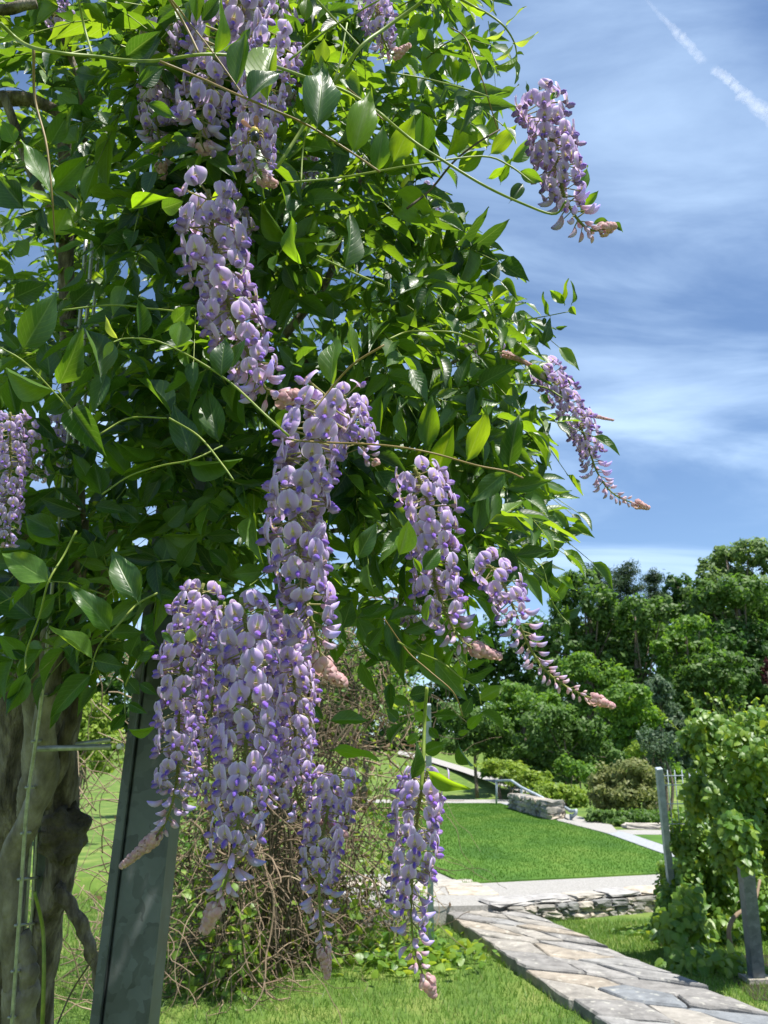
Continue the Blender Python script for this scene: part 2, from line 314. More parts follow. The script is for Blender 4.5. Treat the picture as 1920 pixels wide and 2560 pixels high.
# ------------------------------------------------------------------ ground, lawn, paths
def structure(o): o['kind'] = 'structure'; return o
def ground_sheet():
    xs = np.concatenate([np.linspace(-400, -30, 14), np.linspace(-25, 30, 40), np.linspace(35, 450, 15)])
    ys = np.concatenate([np.linspace(-60, 5, 8), np.linspace(6, 11.4, 12), [11.45], np.linspace(12.5, 33, 10), np.linspace(34, 130, 40), np.linspace(150, 900, 14)])
    V = []; n = len(xs)
    for y in ys:
        for x in xs:
            z = 0.0 if y <= 11.41 else H(x, y)
            if y > 130: z = H(x, 130) + .02*(y-130)
            V.append((x, y, z + (0 if y < 34 else .25*math.sin(x*.21+y*.13))))
    f = [(j*n+i, j*n+i+1, (j+1)*n+i+1, (j+1)*n+i) for j in range(len(ys)-1) for i in range(n-1)]
    return put('ground', mesh_data('ground', V, [np.array(f)]), M['ground'])
structure(ground_sheet())
def sheet(name, pts, mat, z=None, thick=0.0):
    pts = [np.array((p[0], p[1], p[2] if z is None else z)) for p in pts]; n = len(pts)
    V = pts + ([p-np.array((0, 0, thick)) for p in pts] if thick else [])
    fs = [np.array([list(range(n))])]
    if thick: fs.append(np.array([(i, n+i, n+(i+1) % n, (i+1) % n) for i in range(n)]))
    return structure(put(name, mesh_data(name, V, fs, smooth=False), mat))
GZ, LZ = .185, .205
wl, wr = G(1262, 2262, GZ), G(1700, 2226, GZ)           # front line of the terrace wall
wdir = nrm((wr-wl)[:2]); wr2 = wl + np.append(wdir, 0)*9.0
lawn_bl, lawn_br = G(1158, 2206, LZ), G(1664, 2181, LZ)
edge_far, edge_mid, edge_near = G(1249, 2008, LZ), G(1521, 2086, LZ), G(1664, 2138, LZ)
ldir = nrm((lawn_br-lawn_bl)[:2]); lawn_br2 = lawn_bl + np.append(ldir, 0)*((edge_near[0]-lawn_bl[0])/ldir[0])
sheet('gravel_path', [wl+np.array((-1.6, -.2, 0)), wl, wr2, wr2+np.array((1, 4, 0)), lawn_bl+np.append(ldir, 0)*9+np.array((0, .3, 0)), lawn_bl+np.array((-1.7, .8, 0))], M['gravel'], GZ, .18)
lawn_pts = [lawn_bl, lawn_br2, edge_near+np.array((0, .0, 0)), edge_mid, edge_far, np.array((-.5, edge_far[1]+.3, LZ)), np.array((.1, 14.6, LZ)), np.array((.55, 12.6, LZ))]
sheet('lawn', lawn_pts, M['lawn'], LZ, .05)
ew = np.array((.42, 0, 0))
sheet('stone_edging', [lawn_br2+np.array((.01, 0, 0)), lawn_br2+ew, edge_near+ew, edge_mid+ew*1.1, edge_far+ew*1.2, edge_far+np.array((.01, 0, 0)), edge_mid+np.array((.01, 0, 0)), edge_near+np.array((.01, 0, 0))], M['curb'], LZ+.012, .06)
sheet('lawn', [np.array((edge_near[0]+.46, 11.8, LZ)), np.array((12, 11.8, LZ)), np.array((12, 17.4, LZ)), np.array((edge_mid[0]+.5, 17.4, LZ))], M['lawn'], LZ-.004, .05)
sheet('gravel_path', [np.array((edge_mid[0]+.5, 17.45, LZ)), np.array((14, 17.45, LZ)), np.array((14, 18.6, LZ)), np.array((edge_mid[0]+.5, 18.6, LZ))], M['gravel'], LZ-.002, .05)
sheet('gravel_path', [np.array((-2, edge_far[1]+.35, LZ)), edge_far+np.array((0, .05, 0)), edge_far+np.array((.6, .05, 0)), np.array((6.5, 33.0, LZ)), np.array((-2, 33.0, LZ))], M['gravel'], LZ+.004, .05)
def GT(px, py):                                          # where a ray meets the hill
    r = FW + (px-960)/F*RT + (1280-py)/F*UP
    for t in np.linspace(20, 120, 2500):
        p = CAM + r*t
        if p[2] < H(p[0], p[1]) + .02: break
    return np.array((p[0], p[1], H(p[0], p[1])))
def hill_path():
    V = []; xs = [(1000, 1890, 10), (1087, 1913, 12), (1160, 1938, 13), (1230, 1965, 14), (1290, 1988, 15), (1330, 1999, 12)]
    for x, y, w in xs:
        a, b = GT(x, y-w*.5), GT(x-8, y+w*.5); V += [a+np.array((0, 0, .36)), b+np.array((0, 0, .36))]
    f = [(2*i, 2*i+1, 2*i+3, 2*i+2) for i in range(len(xs)-1)]
    return structure(put('hill_path', mesh_data('hill_path', V, [np.array(f)]), M['gravel']))
hill_path()

# ------------------------------------------------------------------ stone walk with individual flagstones
def clip(poly, nx, ny, c):                               # keep nx*x+ny*y<=c
    out = []
    for i in range(len(poly)):
        a, b = poly[i], poly[(i+1) % len(poly)]; da, db = nx*a[0]+ny*a[1]-c, nx*b[0]+ny*b[1]-c
        if da <= 0: out.append(a)
        if da*db < 0:
            t = da/(da-db); out.append((a[0]+(b[0]-a[0])*t, a[1]+(b[1]-a[1])*t))
    return out
def slab(poly, z0, z1, name, mat, parent, bevel=.012, rough=.012):
    poly = np.array(poly); c = poly.mean(0); pts = []
    for i in range(len(poly)):
        a, b = poly[i], poly[(i+1) % len(poly)]; k = max(1, int(np.linalg.norm(b-a)/.12))
        for j in range(k): pts.append(a+(b-a)*j/k + rng.normal(0, rough, 2)*(1 if j else .4))
    pts = np.array(pts); n = len(pts); d = nrm(pts-c)
    rings = [np.c_[pts, np.full(n, z0)], np.c_[pts, np.full(n, z1-bevel)+rng.normal(0, .002, n)], np.c_[pts-d*bevel, np.full(n, z1)+rng.normal(0, .002, n)], np.c_[c+(pts-c)*.55, np.full(n, z1+.003)+rng.normal(0, .004, n)]]
    V = np.concatenate(rings+[np.array([[*c, z1+.004]])]); f = []
    for r in range(3):
        for i in range(n): f.append((r*n+i, r*n+(i+1) % n, (r+1)*n+(i+1) % n, (r+1)*n+i))
    t = [(3*n+i, 3*n+(i+1) % n, 4*n) for i in range(n)]
    off = np.array((*c, z0)); me = mesh_data(name, V-off, [np.array(f), np.array(t)], smooth=False)
    return put(name, me, mat, parent, Matrix.Translation(off.tolist()))
WZ = .07
walk = structure(empty('stone_walk', (1.4, 7.2, 0)))
A0, A1 = G(1105, 2265, .14)[:2], G(1520, 2563, .05)[:2]; B0, B1 = G(1330, 2288, .13)[:2], G(1925, 2551, .05)[:2]
dA = nrm(A1-A0); dB = nrm(B1-B0); A1 = A1+dA*2.6; B1 = B1+dB*2.6
A0 = A0-dA*1.7; B0 = B0-dB*.75
def wz(v): return lerp(.15, .025, min(1, max(0, v)))
def wq(u, v): return lerp(lerp(A0, A1, v), lerp(B0, B1, v), u)
wl_len = np.linalg.norm(A1-A0); NV = int(wl_len/.43); seeds = []
for j in range(NV):
    k = 3 if j % 3 else 2
    for i in range(k): seeds.append(((i+.5+rng.uniform(-.28, .28))/k, (j+.5+rng.uniform(-.33, .33))/NV))
seeds = np.array(seeds); asp = np.array((1.0, wl_len/1.0))
V, fcs = [], []
quad = [A0, A1, B1, B0]
base = MB(); q = [np.append(p, wz(v_)-.022) for p, v_ in zip(quad, (0, 1, 1, 0))]; base.add(q + [p*np.array((1, 1, 0)) for p in q], [np.array([(0, 1, 2, 3), (0, 4, 5, 1), (1, 5, 6, 2), (2, 6, 7, 3), (3, 7, 4, 0)])])
base.build('mortar_bed', M['mortar'], walk, smooth=False)
nst = 0
for i, s in enumerate(seeds*asp):
    poly = [(-.02+rng.uniform(-.02, .02), 0), (1.02+rng.uniform(-.02, .03), 0), (1.02+rng.uniform(-.02, .03), asp[1]), (-.02+rng.uniform(-.03, .02), asp[1])]
    for j, t in enumerate(seeds*asp):
        if j == i: continue
        d = t-s; L_ = np.linalg.norm(d)
        if L_ > 1.6: continue
        nx, ny = d/L_; poly = clip(poly, nx, ny, nx*(s[0]+t[0])/2+ny*(s[1]+t[1])/2-.007)
        if len(poly) < 3: break
    if len(poly) >= 3:
        slab([wq(p[0], p[1]/asp[1]) for p in poly], .0, wz(s[1]/asp[1])+rng.uniform(-.008, .010), 'flagstone', M['flag'], walk)
# landing slabs where the walk meets the gravel
land = structure(empty('stone_landing', tuple(G(1150, 2230, GZ))))
for a in range(3):
    for b in range(2):
        p0 = G(1178, 2228, GZ)[:2] + np.array((-.62*a-.1*b, .62*b)); w = .58
        slab([p0+np.array((-w/2, -.28)), p0+np.array((w/2, -.28)), p0+np.array((w/2-.05, .28)), p0+np.array((-w/2, .28))], .1, GZ+.014+rng.uniform(0, .006), 'flagstone', M['cap'], land)

def rock(c, s, mat, parent, name='stone', rz=0.0):
    # irregular stone: subdivided box pushed towards a superellipsoid
    n = 3; g = np.linspace(-1, 1, n+1); V = []; idx = {}
    F_ = []
    def vid(p):
        k = tuple(np.round(p, 4))
        if k not in idx: idx[k] = len(V); V.append(p)
        return idx[k]
    for ax in range(3):
        for sg in (-1, 1):
            for i in range(n):
                for j in range(n):
                    c4 = []
                    for (a, b) in ((i, j), (i+1, j), (i+1, j+1), (i, j+1)):
                        p = [0, 0, 0]; p[ax] = sg; p[(ax+1) % 3] = g[a]; p[(ax+2) % 3] = g[b]; c4.append(vid(np.array(p, float)))
                    F_.append(c4 if sg > 0 else c4[::-1])
    V = np.array(V); V = V/((np.abs(V)**9).sum(1)**(1/9))[:, None]
    V = (V+rng.normal(0, .09, V.shape))*np.array(s)/2*rng.uniform(.9, 1.05)
    ca, sa = math.cos(rz), math.sin(rz)
    return put(name, mesh_data(name, V, [np.array(F_)], smooth=False), mat, parent, Matrix.Translation([float(x) for x in c]) @ Matrix.Rotation(rz, 4, 'Z'))
wall = tag(empty('dry_stone_wall', tuple(lerp(wl, wr, .5)*np.array((1, 1, 0)))), 'low dry stone wall of dark rough stones under the pale gravel edge', 'wall')
wz = math.atan2(wdir[1], wdir[0]); wlen = 4.6
for crs in range(3):
    t = -.1+rng.uniform(0, .1)
    while t < wlen:
        w = rng.uniform(.12, .30); h = .062
        p = wl[:2] + wdir*(t+w/2) + np.array((wdir[1], -wdir[0]))*(.03+rng.uniform(-.02, .02))
        rock((p[0], p[1], .02+crs*.058+rng.uniform(-.006, .006)), (w*.98, .16, h*rng.uniform(.95, 1.25)), M['wallstone'], wall, rz=wz+rng.normal(0, .05)); t += w
t = -.15
while t < wlen:
    w = rng.uniform(.35, .7); p = wl[:2] + wdir*(t+w/2) + np.array((-wdir[1], wdir[0]))*.12
    rock((p[0], p[1], GZ+.012), (w*.98, .36, .05), M['cap'], wall, 'capstone', rz=wz+rng.normal(0, .03)); t += w

# far retaining wall beside the steps, low edging wall and the handrail
def stone_row(root, a, b, courses, h, mat, wmin, wmax, dep, z0):
    d = nrm((b-a)[:2]); L_ = np.linalg.norm((b-a)[:2]); rz = math.atan2(d[1], d[0])
    for c in range(courses):
        t = 0
        while t < L_:
            w = min(rng.uniform(wmin, wmax), L_-t+.05); p = a[:2]+d*(t+w/2)
            rock((p[0], p[1], z0+(c+.5)*h), (w, dep, h*1.05), mat, root, rz=rz+rng.normal(0, .03)); t += w
sa, sb = G(1268, 2020, LZ)+np.array((.22, 0, 0)), G(1375, 2049, LZ)+np.array((.12, 0, 0))
sw = tag(empty('retaining_wall', tuple(lerp(sa, sb, .5))), 'short block of tan retaining wall stones beside the far handrail', 'wall')
stone_row(sw, sa, sb, 3, .155, M['wallstone'], .4, .9, .45, LZ)
stone_row(sw, sb, sb+np.array((.2, .5, 0)), 3, .155, M['wallstone'], .3, .5, .4, LZ)
lw = tag(empty('edging_wall', (8.5, 18.75, LZ)), 'low tan edging stones in front of the round olive shrub', 'wall')
stone_row(lw, np.array((edge_mid[0]+.7, 18.75, 0)), np.array((12.5, 18.75, 0)), 1, .13, M['cap'], .5, 1.1, .35, LZ)
sheet('gravel_path', [G(1392, 2052, LZ), G(1404, 2034, LZ), G(1440, 2040, LZ), G(1530, 2064, LZ), G(1545, 2082, LZ), G(1516, 2084, LZ)], M['gravel'], LZ+.014, .02)
def handrail(label, posts, toppts, rr, nm='handrail'):
    root = tag(empty(nm, tuple(posts[0][0])), label, 'handrail', 'grey handrails by the far steps')
    V, f = tube(np.array(toppts), rr, 6); put('rail', mesh_data('rail', V, f), M['steel'], root)
    for a, b in posts:
        V, f = tube(np.array([a, b]), rr*.85, 6); put('post', mesh_data('post', V, f), M['steel'], root)
d1 = 27.6
handrail('longer grey handrail sloping down beside the block of stone wall', [(P(1241, 2012, d1), P(1241, 1952, d1)), (P(1305, 2018, d1-1.5), P(1303, 1968, d1-1.5)), (P(1361, 2030, d1-3), P(1359, 1996, d1-3))],
         [P(1241, 1952, d1), P(1278, 1951, d1-.6), P(1303, 1968, d1-1.5), P(1359, 1996, d1-3)], .045)
handrail('shorter grey handrail ending at the bottom of the far steps', [(P(1402, 2046, 22.3), P(1401, 2012, 22.3)), (P(1428, 2064, 20), P(1427, 2036, 20))],
         [P(1401, 2012, 22.3), P(1427, 2028, 20), P(1441, 2026, 19.8), P(1440, 2034, 19.8), P(1428, 2044, 20)], .045)

# ------------------------------------------------------------------ grass blades
def blades(name, pts, hgt, wid, mat):
    n = len(pts); a = rng.uniform(0, 2*np.pi, n); h = hgt*rng.uniform(.5, 1.25, n); lean = rng.normal(0, .45, (n, 2))*h[:, None]
    dx = np.c_[np.cos(a), np.sin(a), np.zeros(n)]*(wid*rng.uniform(.6, 1.3, n))[:, None]/2
    tip = pts + np.c_[lean, h]
    V = np.stack([pts-dx, pts+dx, tip], 1).reshape(-1, 3); t = np.repeat(rng.uniform(0, 1, n), 3)
    o = put(name, mesh_data(name, V, [np.arange(3*n).reshape(-1, 3)], tint=t, smooth=False), mat); o['kind'] = 'stuff'
    return o
def scatter_poly(poly, n, z):
    poly = np.array([(p[0], p[1]) for p in poly]); lo, hi = poly.min(0), poly.max(0); out = []
    while sum(map(len, out)) < n:
        p = rng.uniform(lo, hi, (n*2, 2)); ins = np.zeros(len(p), bool); j = len(poly)-1
        for i in range(len(poly)):
            yi, yj = poly[i][1], poly[j][1]; c = (yi > p[:, 1]) != (yj > p[:, 1])
            ins ^= c & (p[:, 0] < (poly[j][0]-poly[i][0])*(p[:, 1]-yi)/(yj-yi+1e-12)+poly[i][0]); j = i
        out.append(p[ins])
    p = np.concatenate(out)[:n]
    return np.c_[p, np.full(len(p), z)]
near_left = [A0+np.array((-.02, 0)), A1-np.array((.02, 0)), (-1.0, 4.6), (-4.5, 6), (-4.5, 11.3), (.3, 11.3)]
near_right = [B0+np.array((.03, .2)), B1+np.array((.03, 0)), (3.6, 4.4), (5, 7), (5.2, 9.6), (2.2, 9.3)]
blades('grass', np.concatenate([scatter_poly(near_left, 70000, 0), scatter_poly(near_right, 36000, 0)]), .055, .006, M['blade'])
blades('field_grass', scatter_poly([(-.4, 11.6), (.1, 14.6), (-.4, 22), (-9, 26), (-9, 6), (-4.6, 6), (-4.6, 11.6)], 60000, .05), .075, .014, M['blade'])
blades('lawn_grass', scatter_poly([lawn_bl, lawn_br2, edge_near, edge_mid, edge_far, (-1, 30), (.4, 12.6)], 90000, LZ), .030, .008, M['lawnblade'])

# ------------------------------------------------------------------ trees and shrubs
def cards(C, Nn, size, asp=.55):
    """leaf cards: C centres, Nn normals"""
    n = len(C); a = nrm(np.cross(Nn, rng.normal(size=(n, 3)))); b = np.cross(Nn, a); s = (size*rng.uniform(.6, 1.4, n))[:, None]
    V = np.stack([C-a*s/2, C+b*s*asp/2-Nn*s*.06, C+a*s/2, C-b*s*asp/2-Nn*s*.06], 1).reshape(-1, 3)
    return V, np.arange(4*n).reshape(-1, 4)
def clump_points(c, r, n, sub=14, sr=.42, up=.35):
    """points on a bumpy ellipsoid made of sub-clumps; returns points and normals"""
    ds = nrm(rng.normal(size=(sub, 3))); cc = ds*rng.uniform(.45, .85, (sub, 1)); k = rng.integers(0, sub, n)
    d = nrm(rng.normal(size=(n, 3))); p = cc[k] + d*(sr*rng.uniform(.35, 1.08, (n, 1))*rng.uniform(.7, 1.15, sub)[k][:, None])
    N_ = nrm(d*.7 + ds[k]*.3 + np.array((0, 0, up)) + rng.normal(0, .45, (n, 3)))
    return c + p*r, N_
def plant(name, label, cat, clumps, d, mat, size, dens, group=None, trunk=None, sub=26, sr=.36, skirt=True, zfun=H, bark='bark', asp=.55, droop=1.0, stems=None):
    cs = [(P(x, y, d+rng.uniform(-.05, .05)*d*.5), rx/F*d, ry/F*d) for x, y, rx, ry in clumps]
    if skirt and stems is None:
        low = min(c[2]-b for c, _, b in cs); x0 = min(c[0]-a for c, a, _ in cs); x1 = max(c[0]+a for c, a, _ in cs); yc = np.mean([c[1] for c, _, _ in cs]); am = np.mean([a for _, a, _ in cs])*.8
        g = zfun((x0+x1)/2, yc); z = low
        while z > g+.3:
            for x in np.arange(x0+am*.5, x1-am*.2, am*1.25): cs.append((np.array((x+rng.uniform(-.3, .3)*am, yc+rng.uniform(-.2, .6)*am, z)), am*rng.uniform(.75, 1.1), am*rng.uniform(.5, .75)))
            z -= am*1.0
    cen = np.mean([c for c, _, _ in cs], axis=0); wsum = sum(a for _, a, _ in cs); bx = sum(c[0]*a for c, a, _ in cs)/wsum
    by = cen[1]; bz = zfun(bx, by); root = tag(empty(name, (bx, by, bz)), label, cat, group)
    mb = MB()
    for c, a, b in cs:
        n = int(dens*a*b*52.0/size**2)+60
        p, N_ = clump_points(c, np.array((a, a*.9, b)), n, sub, sr); p[:, 2] = np.maximum(p[:, 2], zfun(bx, by)+.02)
        V, f = cards(p, N_, size, asp); mb.add(V, [f], tint=np.repeat(rng.uniform(0, 1, n), 4))
    mb.build('crown', M[mat], root)
    top = max(c[2] for c, _, _ in cs); tr = trunk or max(.03, .010*(top-bz)*2)
    tb = MB(); b0 = np.array((bx, by, bz-.1))
    for i in range(stems or 1):
        off = np.array((rng.normal(0, .12), 0, 0))*(0 if not stems else 1)
        V, f = tube(spline([b0+off, lerp(b0, np.array((cen[0], by, top)), .45)+off*2+rng.normal(0, .02*(top-bz), 3), np.array((cen[0], by, top))], 8), [tr*1.3, tr, tr*.3], 7); tb.add(V, f)
    for c, a, b in cs:
        st = lerp(b0, np.array((cen[0], by, top)), rng.uniform(.3, .6)); V, f = tube(spline([st, lerp(st, c, .6)+np.array((0, 0, -.1*b)), c], 6), [tr*.4, tr*.12], 5); tb.add(V, f)
    tb.build('trunk', M[bark], root)
    return root
def C6(*a): return [(960+.5787*x, 1280+.5787*y, .5787*rx, .5787*ry) for x, y, rx, ry in a]
GRP = 'trees on the wooded slope'
def pine(px, top, bot, w, d, label):
    bx = P(px, bot, d); bz = H(bx[0], bx[1]); root = tag(empty('pine_tree', (bx[0], bx[1], bz)), label, 'tree', 'pines above the wood')
    T0 = np.array((bx[0], bx[1], bz)); T1 = P(px, top, d); T1[1] = bx[1]; mb = MB(); hgt = T1[2]-T0[2]; V, f = tube(np.array([T0, T1]), [.28, .05], 7); put('trunk', mesh_data('trunk', V, f), M['bark'], root)
    for k in range(60):
        u = rng.uniform(.45, 1.0)**.8; z = T0[2]+hgt*u; L_ = w/F*d*(1.2-u)*2.6*rng.uniform(.5, 1.25)+.4; a = rng.uniform(0, 2*np.pi)
        dr = np.array((math.cos(a), math.sin(a), .12+.35*u)); c = np.array((T0[0], T0[1], z)); n = 130
        p = c + dr*rng.uniform(.15, 1, (n, 1))*L_ + rng.normal(0, 1, (n, 3))*np.array((.30, .30, .14))
        N_ = nrm(rng.normal(size=(n, 3))+np.array((0, 0, .4))); Vc, fc = cards(p, N_, .42, .16); mb.add(Vc, [fc], tint=np.repeat(rng.uniform(0, 1, n), 4))
    mb.build('crown', M['t_pine'], root)
pine(1521, 1396, 1700, 46, 70, 'broad topped pine, left one of the three on the skyline')
pine(1588, 1402, 1700, 42, 71, 'slim feathery pine between the two other skyline pines')
pine(1661, 1424, 1700, 24, 72, 'narrow dark pointed pine, right one of the three on the skyline')
plant('broadleaf_tree', 'tallest pale green tree rising above the others at the top of the wood', 'tree', C6((1480, 205, 95, 75), (1575, 175, 110, 62), (1400, 270, 75, 65), (1650, 215, 90, 85), (1500, 290, 120, 70)), 62, 't_light', .42, 1.0, GRP)
plant('broadleaf_tree', 'large dense tree with light green domes at the right edge of the wood', 'tree', C6((1560, 350, 140, 85), (1450, 370, 115, 85), (1650, 390, 100, 120), (1380, 350, 80, 60)), 56, 't_mid', .40, 1.0, GRP)
plant('broadleaf_tree', 'dark round tree between the narrow pine and the tallest pale tree', 'tree', C6((1275, 320, 72, 66), (1320, 390, 80, 70), (1250, 410, 70, 70)), 63, 't_dark', .40, 1.0, GRP)
plant('broadleaf_tree', 'broad dull green tree left of the pines, top just below the sky', 'tree', C6((860, 292, 95, 50), (790, 350, 110, 90), (930, 390, 105, 80), (860, 490, 130, 100), (1000, 460, 90, 90), (760, 480, 90, 90)), 58, 't_mid', .40, 1.0, GRP)
plant('broadleaf_tree', 'tall mid green tree below the pines with a bare grey trunk', 'tree', C6((1080, 440, 95, 90), (1150, 520, 95, 80), (1200, 420, 75, 65), (1060, 560, 90, 70)), 57, 't_mid', .38, .95, GRP)
plant('broadleaf_tree', 'bright green spreading tree in the middle of the dark wood', 'tree', C6((1300, 490, 85, 45), (1250, 545, 65, 42), (1365, 475, 45, 42), (1310, 560, 70, 30)), 48, 't_bright', .30, 1.0, GRP)
plant('broadleaf_tree', 'dark heavy tree low at the right edge of the wood', 'tree', C6((1430, 560, 120, 90), (1560, 570, 140, 130), (1550, 720, 150, 110), (1650, 640, 70, 120), (1440, 740, 100, 70)), 54, 't_dark', .38, 1.0, GRP)
plant('broadleaf_tree', 'layered green tree spreading low in front of the dark heavy tree', 'tree', C6((1420, 640, 110, 45), (1360, 690, 90, 40), (1490, 640, 80, 40), (1410, 700, 110, 35)), 46, 't_mid', .30, 1.0, GRP)
plant('broadleaf_tree', 'purple leaved tree in shade at the right edge above the bright vine', 'tree', C6((1650, 700, 24, 50), (1660, 660, 18, 36)), 44, 't_red', .28, 1.0, GRP, skirt=False)
plant('broadleaf_tree', 'light green bushy tree at the foot of the dull green wood', 'tree', C6((850, 655, 90, 60), (930, 690, 95, 60), (1010, 715, 85, 62), (800, 690, 80, 60)), 44, 't_bright', .27, 1.0, GRP)
plant('small_tree', 'grey green small tree with pale leaves beside the dark gap in the wood', 'tree', C6((1180, 745, 62, 50), (1200, 800, 60, 50), (1150, 800, 60, 50), (1240, 870, 60, 50)), 41, 't_blue', .26, 1.0, GRP)
plant('small_tree', 'full leafy green tree sloping down right of the dark maple', 'tree', C6((1070, 790, 115, 75), (1110, 880, 115, 85), (1060, 960, 100, 65), (1000, 830, 90, 70)), 38, 't_bright', .24, 1.05, GRP)
plant('maple_tree', 'dark rounded maple with black shade beneath behind the bright shrubs', 'tree', C6((700, 900, 130, 80), (760, 960, 110, 80), (640, 985, 90, 70), (880, 930, 85, 66), (900, 1000, 90, 60)), 33, 't_mid', .20, 1.05, GRP)
plant('small_tree', 'yellow green crown rising behind the dark maple', 'tree', C6((560, 780, 90, 60), (630, 820, 80, 50), (520, 850, 90, 60), (700, 810, 70, 40)), 36, 't_bright', .21, 1.0, GRP)
plant('small_tree', 'spreading green tree left of the dark maple at the top of the path', 'tree', C6((400, 890, 130, 80), (340, 980, 120, 75), (480, 930, 110, 80), (300, 880, 90, 60), (420, 1000, 120, 45)), 34, 't_mid', .20, 1.0, GRP, skirt=False)
SG = 'shrubs along the far steps'
plant('shrub', 'bright yellow green shrub beside the rising gravel path', 'shrub', C6((490, 1100, 95, 42), (560, 1110, 60, 36)), 31, 't_yellow', .17, 1.1, SG, stems=3)
plant('shrub', 'yellow green rounded shrub behind the longer handrail', 'shrub', C6((570, 1135, 85, 48), (650, 1155, 80, 45)), 29.5, 't_yellow', .17, 1.1, SG, stems=3)
plant('shrub', 'mid green shrub under the dark maple, left of the olive shrub', 'shrub', C6((800, 1090, 70, 50), (860, 1110, 60, 50)), 30, 't_bright', .17, 1.1, SG, stems=3)
plant('hedge', 'low clipped yellow green hedge above the block of stone wall', 'hedge', C6((700, 1205, 90, 38), (790, 1215, 90, 40), (840, 1240, 60, 50)), 27, 't_yellow', .15, 1.1, SG, stems=3)
plant('shrub', 'large rounded olive shrub behind the low edging stones', 'shrub', C6((1040, 1110, 115, 70), (950, 1160, 90, 75), (1125, 1150, 90, 85), (1040, 1200, 140, 75), (960, 1230, 90, 60), (1120, 1240, 90, 60)), 20.4, 't_olive', .11, 1.3, SG, stems=5, zfun=lambda x, y: LZ)
plant('shrub', 'low dark green ground cover plant at the foot of the olive shrub', 'shrub', C6((1000, 1318, 90, 34), (1110, 1318, 100, 34), (920, 1310, 60, 30), (1190, 1318, 70, 30)), 19.2, 't_mid', .10, 1.5, SG, stems=3, zfun=lambda x, y: LZ)
plant('shrub', 'wispy pale green shrub behind the bare top of the grey fence post', 'shrub', C6((1130, 990, 55, 70), (1180, 1020, 60, 80), (1220, 1000, 60, 80), (1190, 1100, 60, 60)), 22, 't_blue', .10, .5, SG, stems=4, zfun=lambda x, y: LZ)
plant('shrub', 'small yellow shrub peeping over the olive shrub', 'shrub', C6((1110, 1020, 60, 36), (1080, 1035, 40, 25)), 27, 't_yellow', .12, 1.0, SG, stems=3)
def far_wood():
    mb = MB()
    for x in np.linspace(-1500, 3600, 44):
        top = 1640 if x < 1150 else np.interp(x, [1150, 1500, 1900, 3600], [1560, 1560, 1480, 1500])
        for y in np.arange(top+40, 1940, 95):
            c = P(x+rng.uniform(-30, 30), y, 82); a = 95/F*82; n = 850
            p, N_ = clump_points(c, np.array((a, a*.6, a*.8)), n, 10, .5); V, f = cards(p, N_, .75, .6); mb.add(V, [f], tint=np.repeat(rng.uniform(0, 1, n), 4))
    o = mb.build('woodland', M['t_dark']); o['kind'] = 'stuff'
far_wood()
BG = 'greenery glimpsed behind the dry tangle'
for px_, py_, rx_, ry_, d_, mt_, lb in ((222, 1810, 75, 95, 15, 't_yellow', 'yellow green bush seen between the trunks and the steel post'), (470, 1690, 110, 110, 22, 't_mid', 'green bush behind the tangle, just right of the steel post'), (700, 1640, 130, 120, 24, 't_dark', 'dark green bush behind the middle of the dry tangle'),
                                        (900, 1660, 120, 120, 25, 't_bright', 'bright green bush behind the right side of the dry tangle')):
    plant('shrub', lb, 'shrub', [(px_, py_, rx_, ry_), (px_-rx_*.6, py_+ry_*.7, rx_*.8, ry_*.7), (px_+rx_*.6, py_+ry_*.75, rx_*.8, ry_*.7)], d_, mt_, .14*d_/22, .9, BG, stems=3, zfun=lambda x, y: .1)
plant('hedge', 'dark green hedge glimpsed at the left edge behind the trunks', 'hedge', [(10, 1780, 45, 80), (-60, 1800, 70, 100)], 9.5, 't_dark', .08, .8, zfun=lambda x, y: 0.0)
sheet('side_path', [G(-160, 2290), G(8, 2150), G(8, 1985), G(-260, 1985)], M['gravel'], .006)

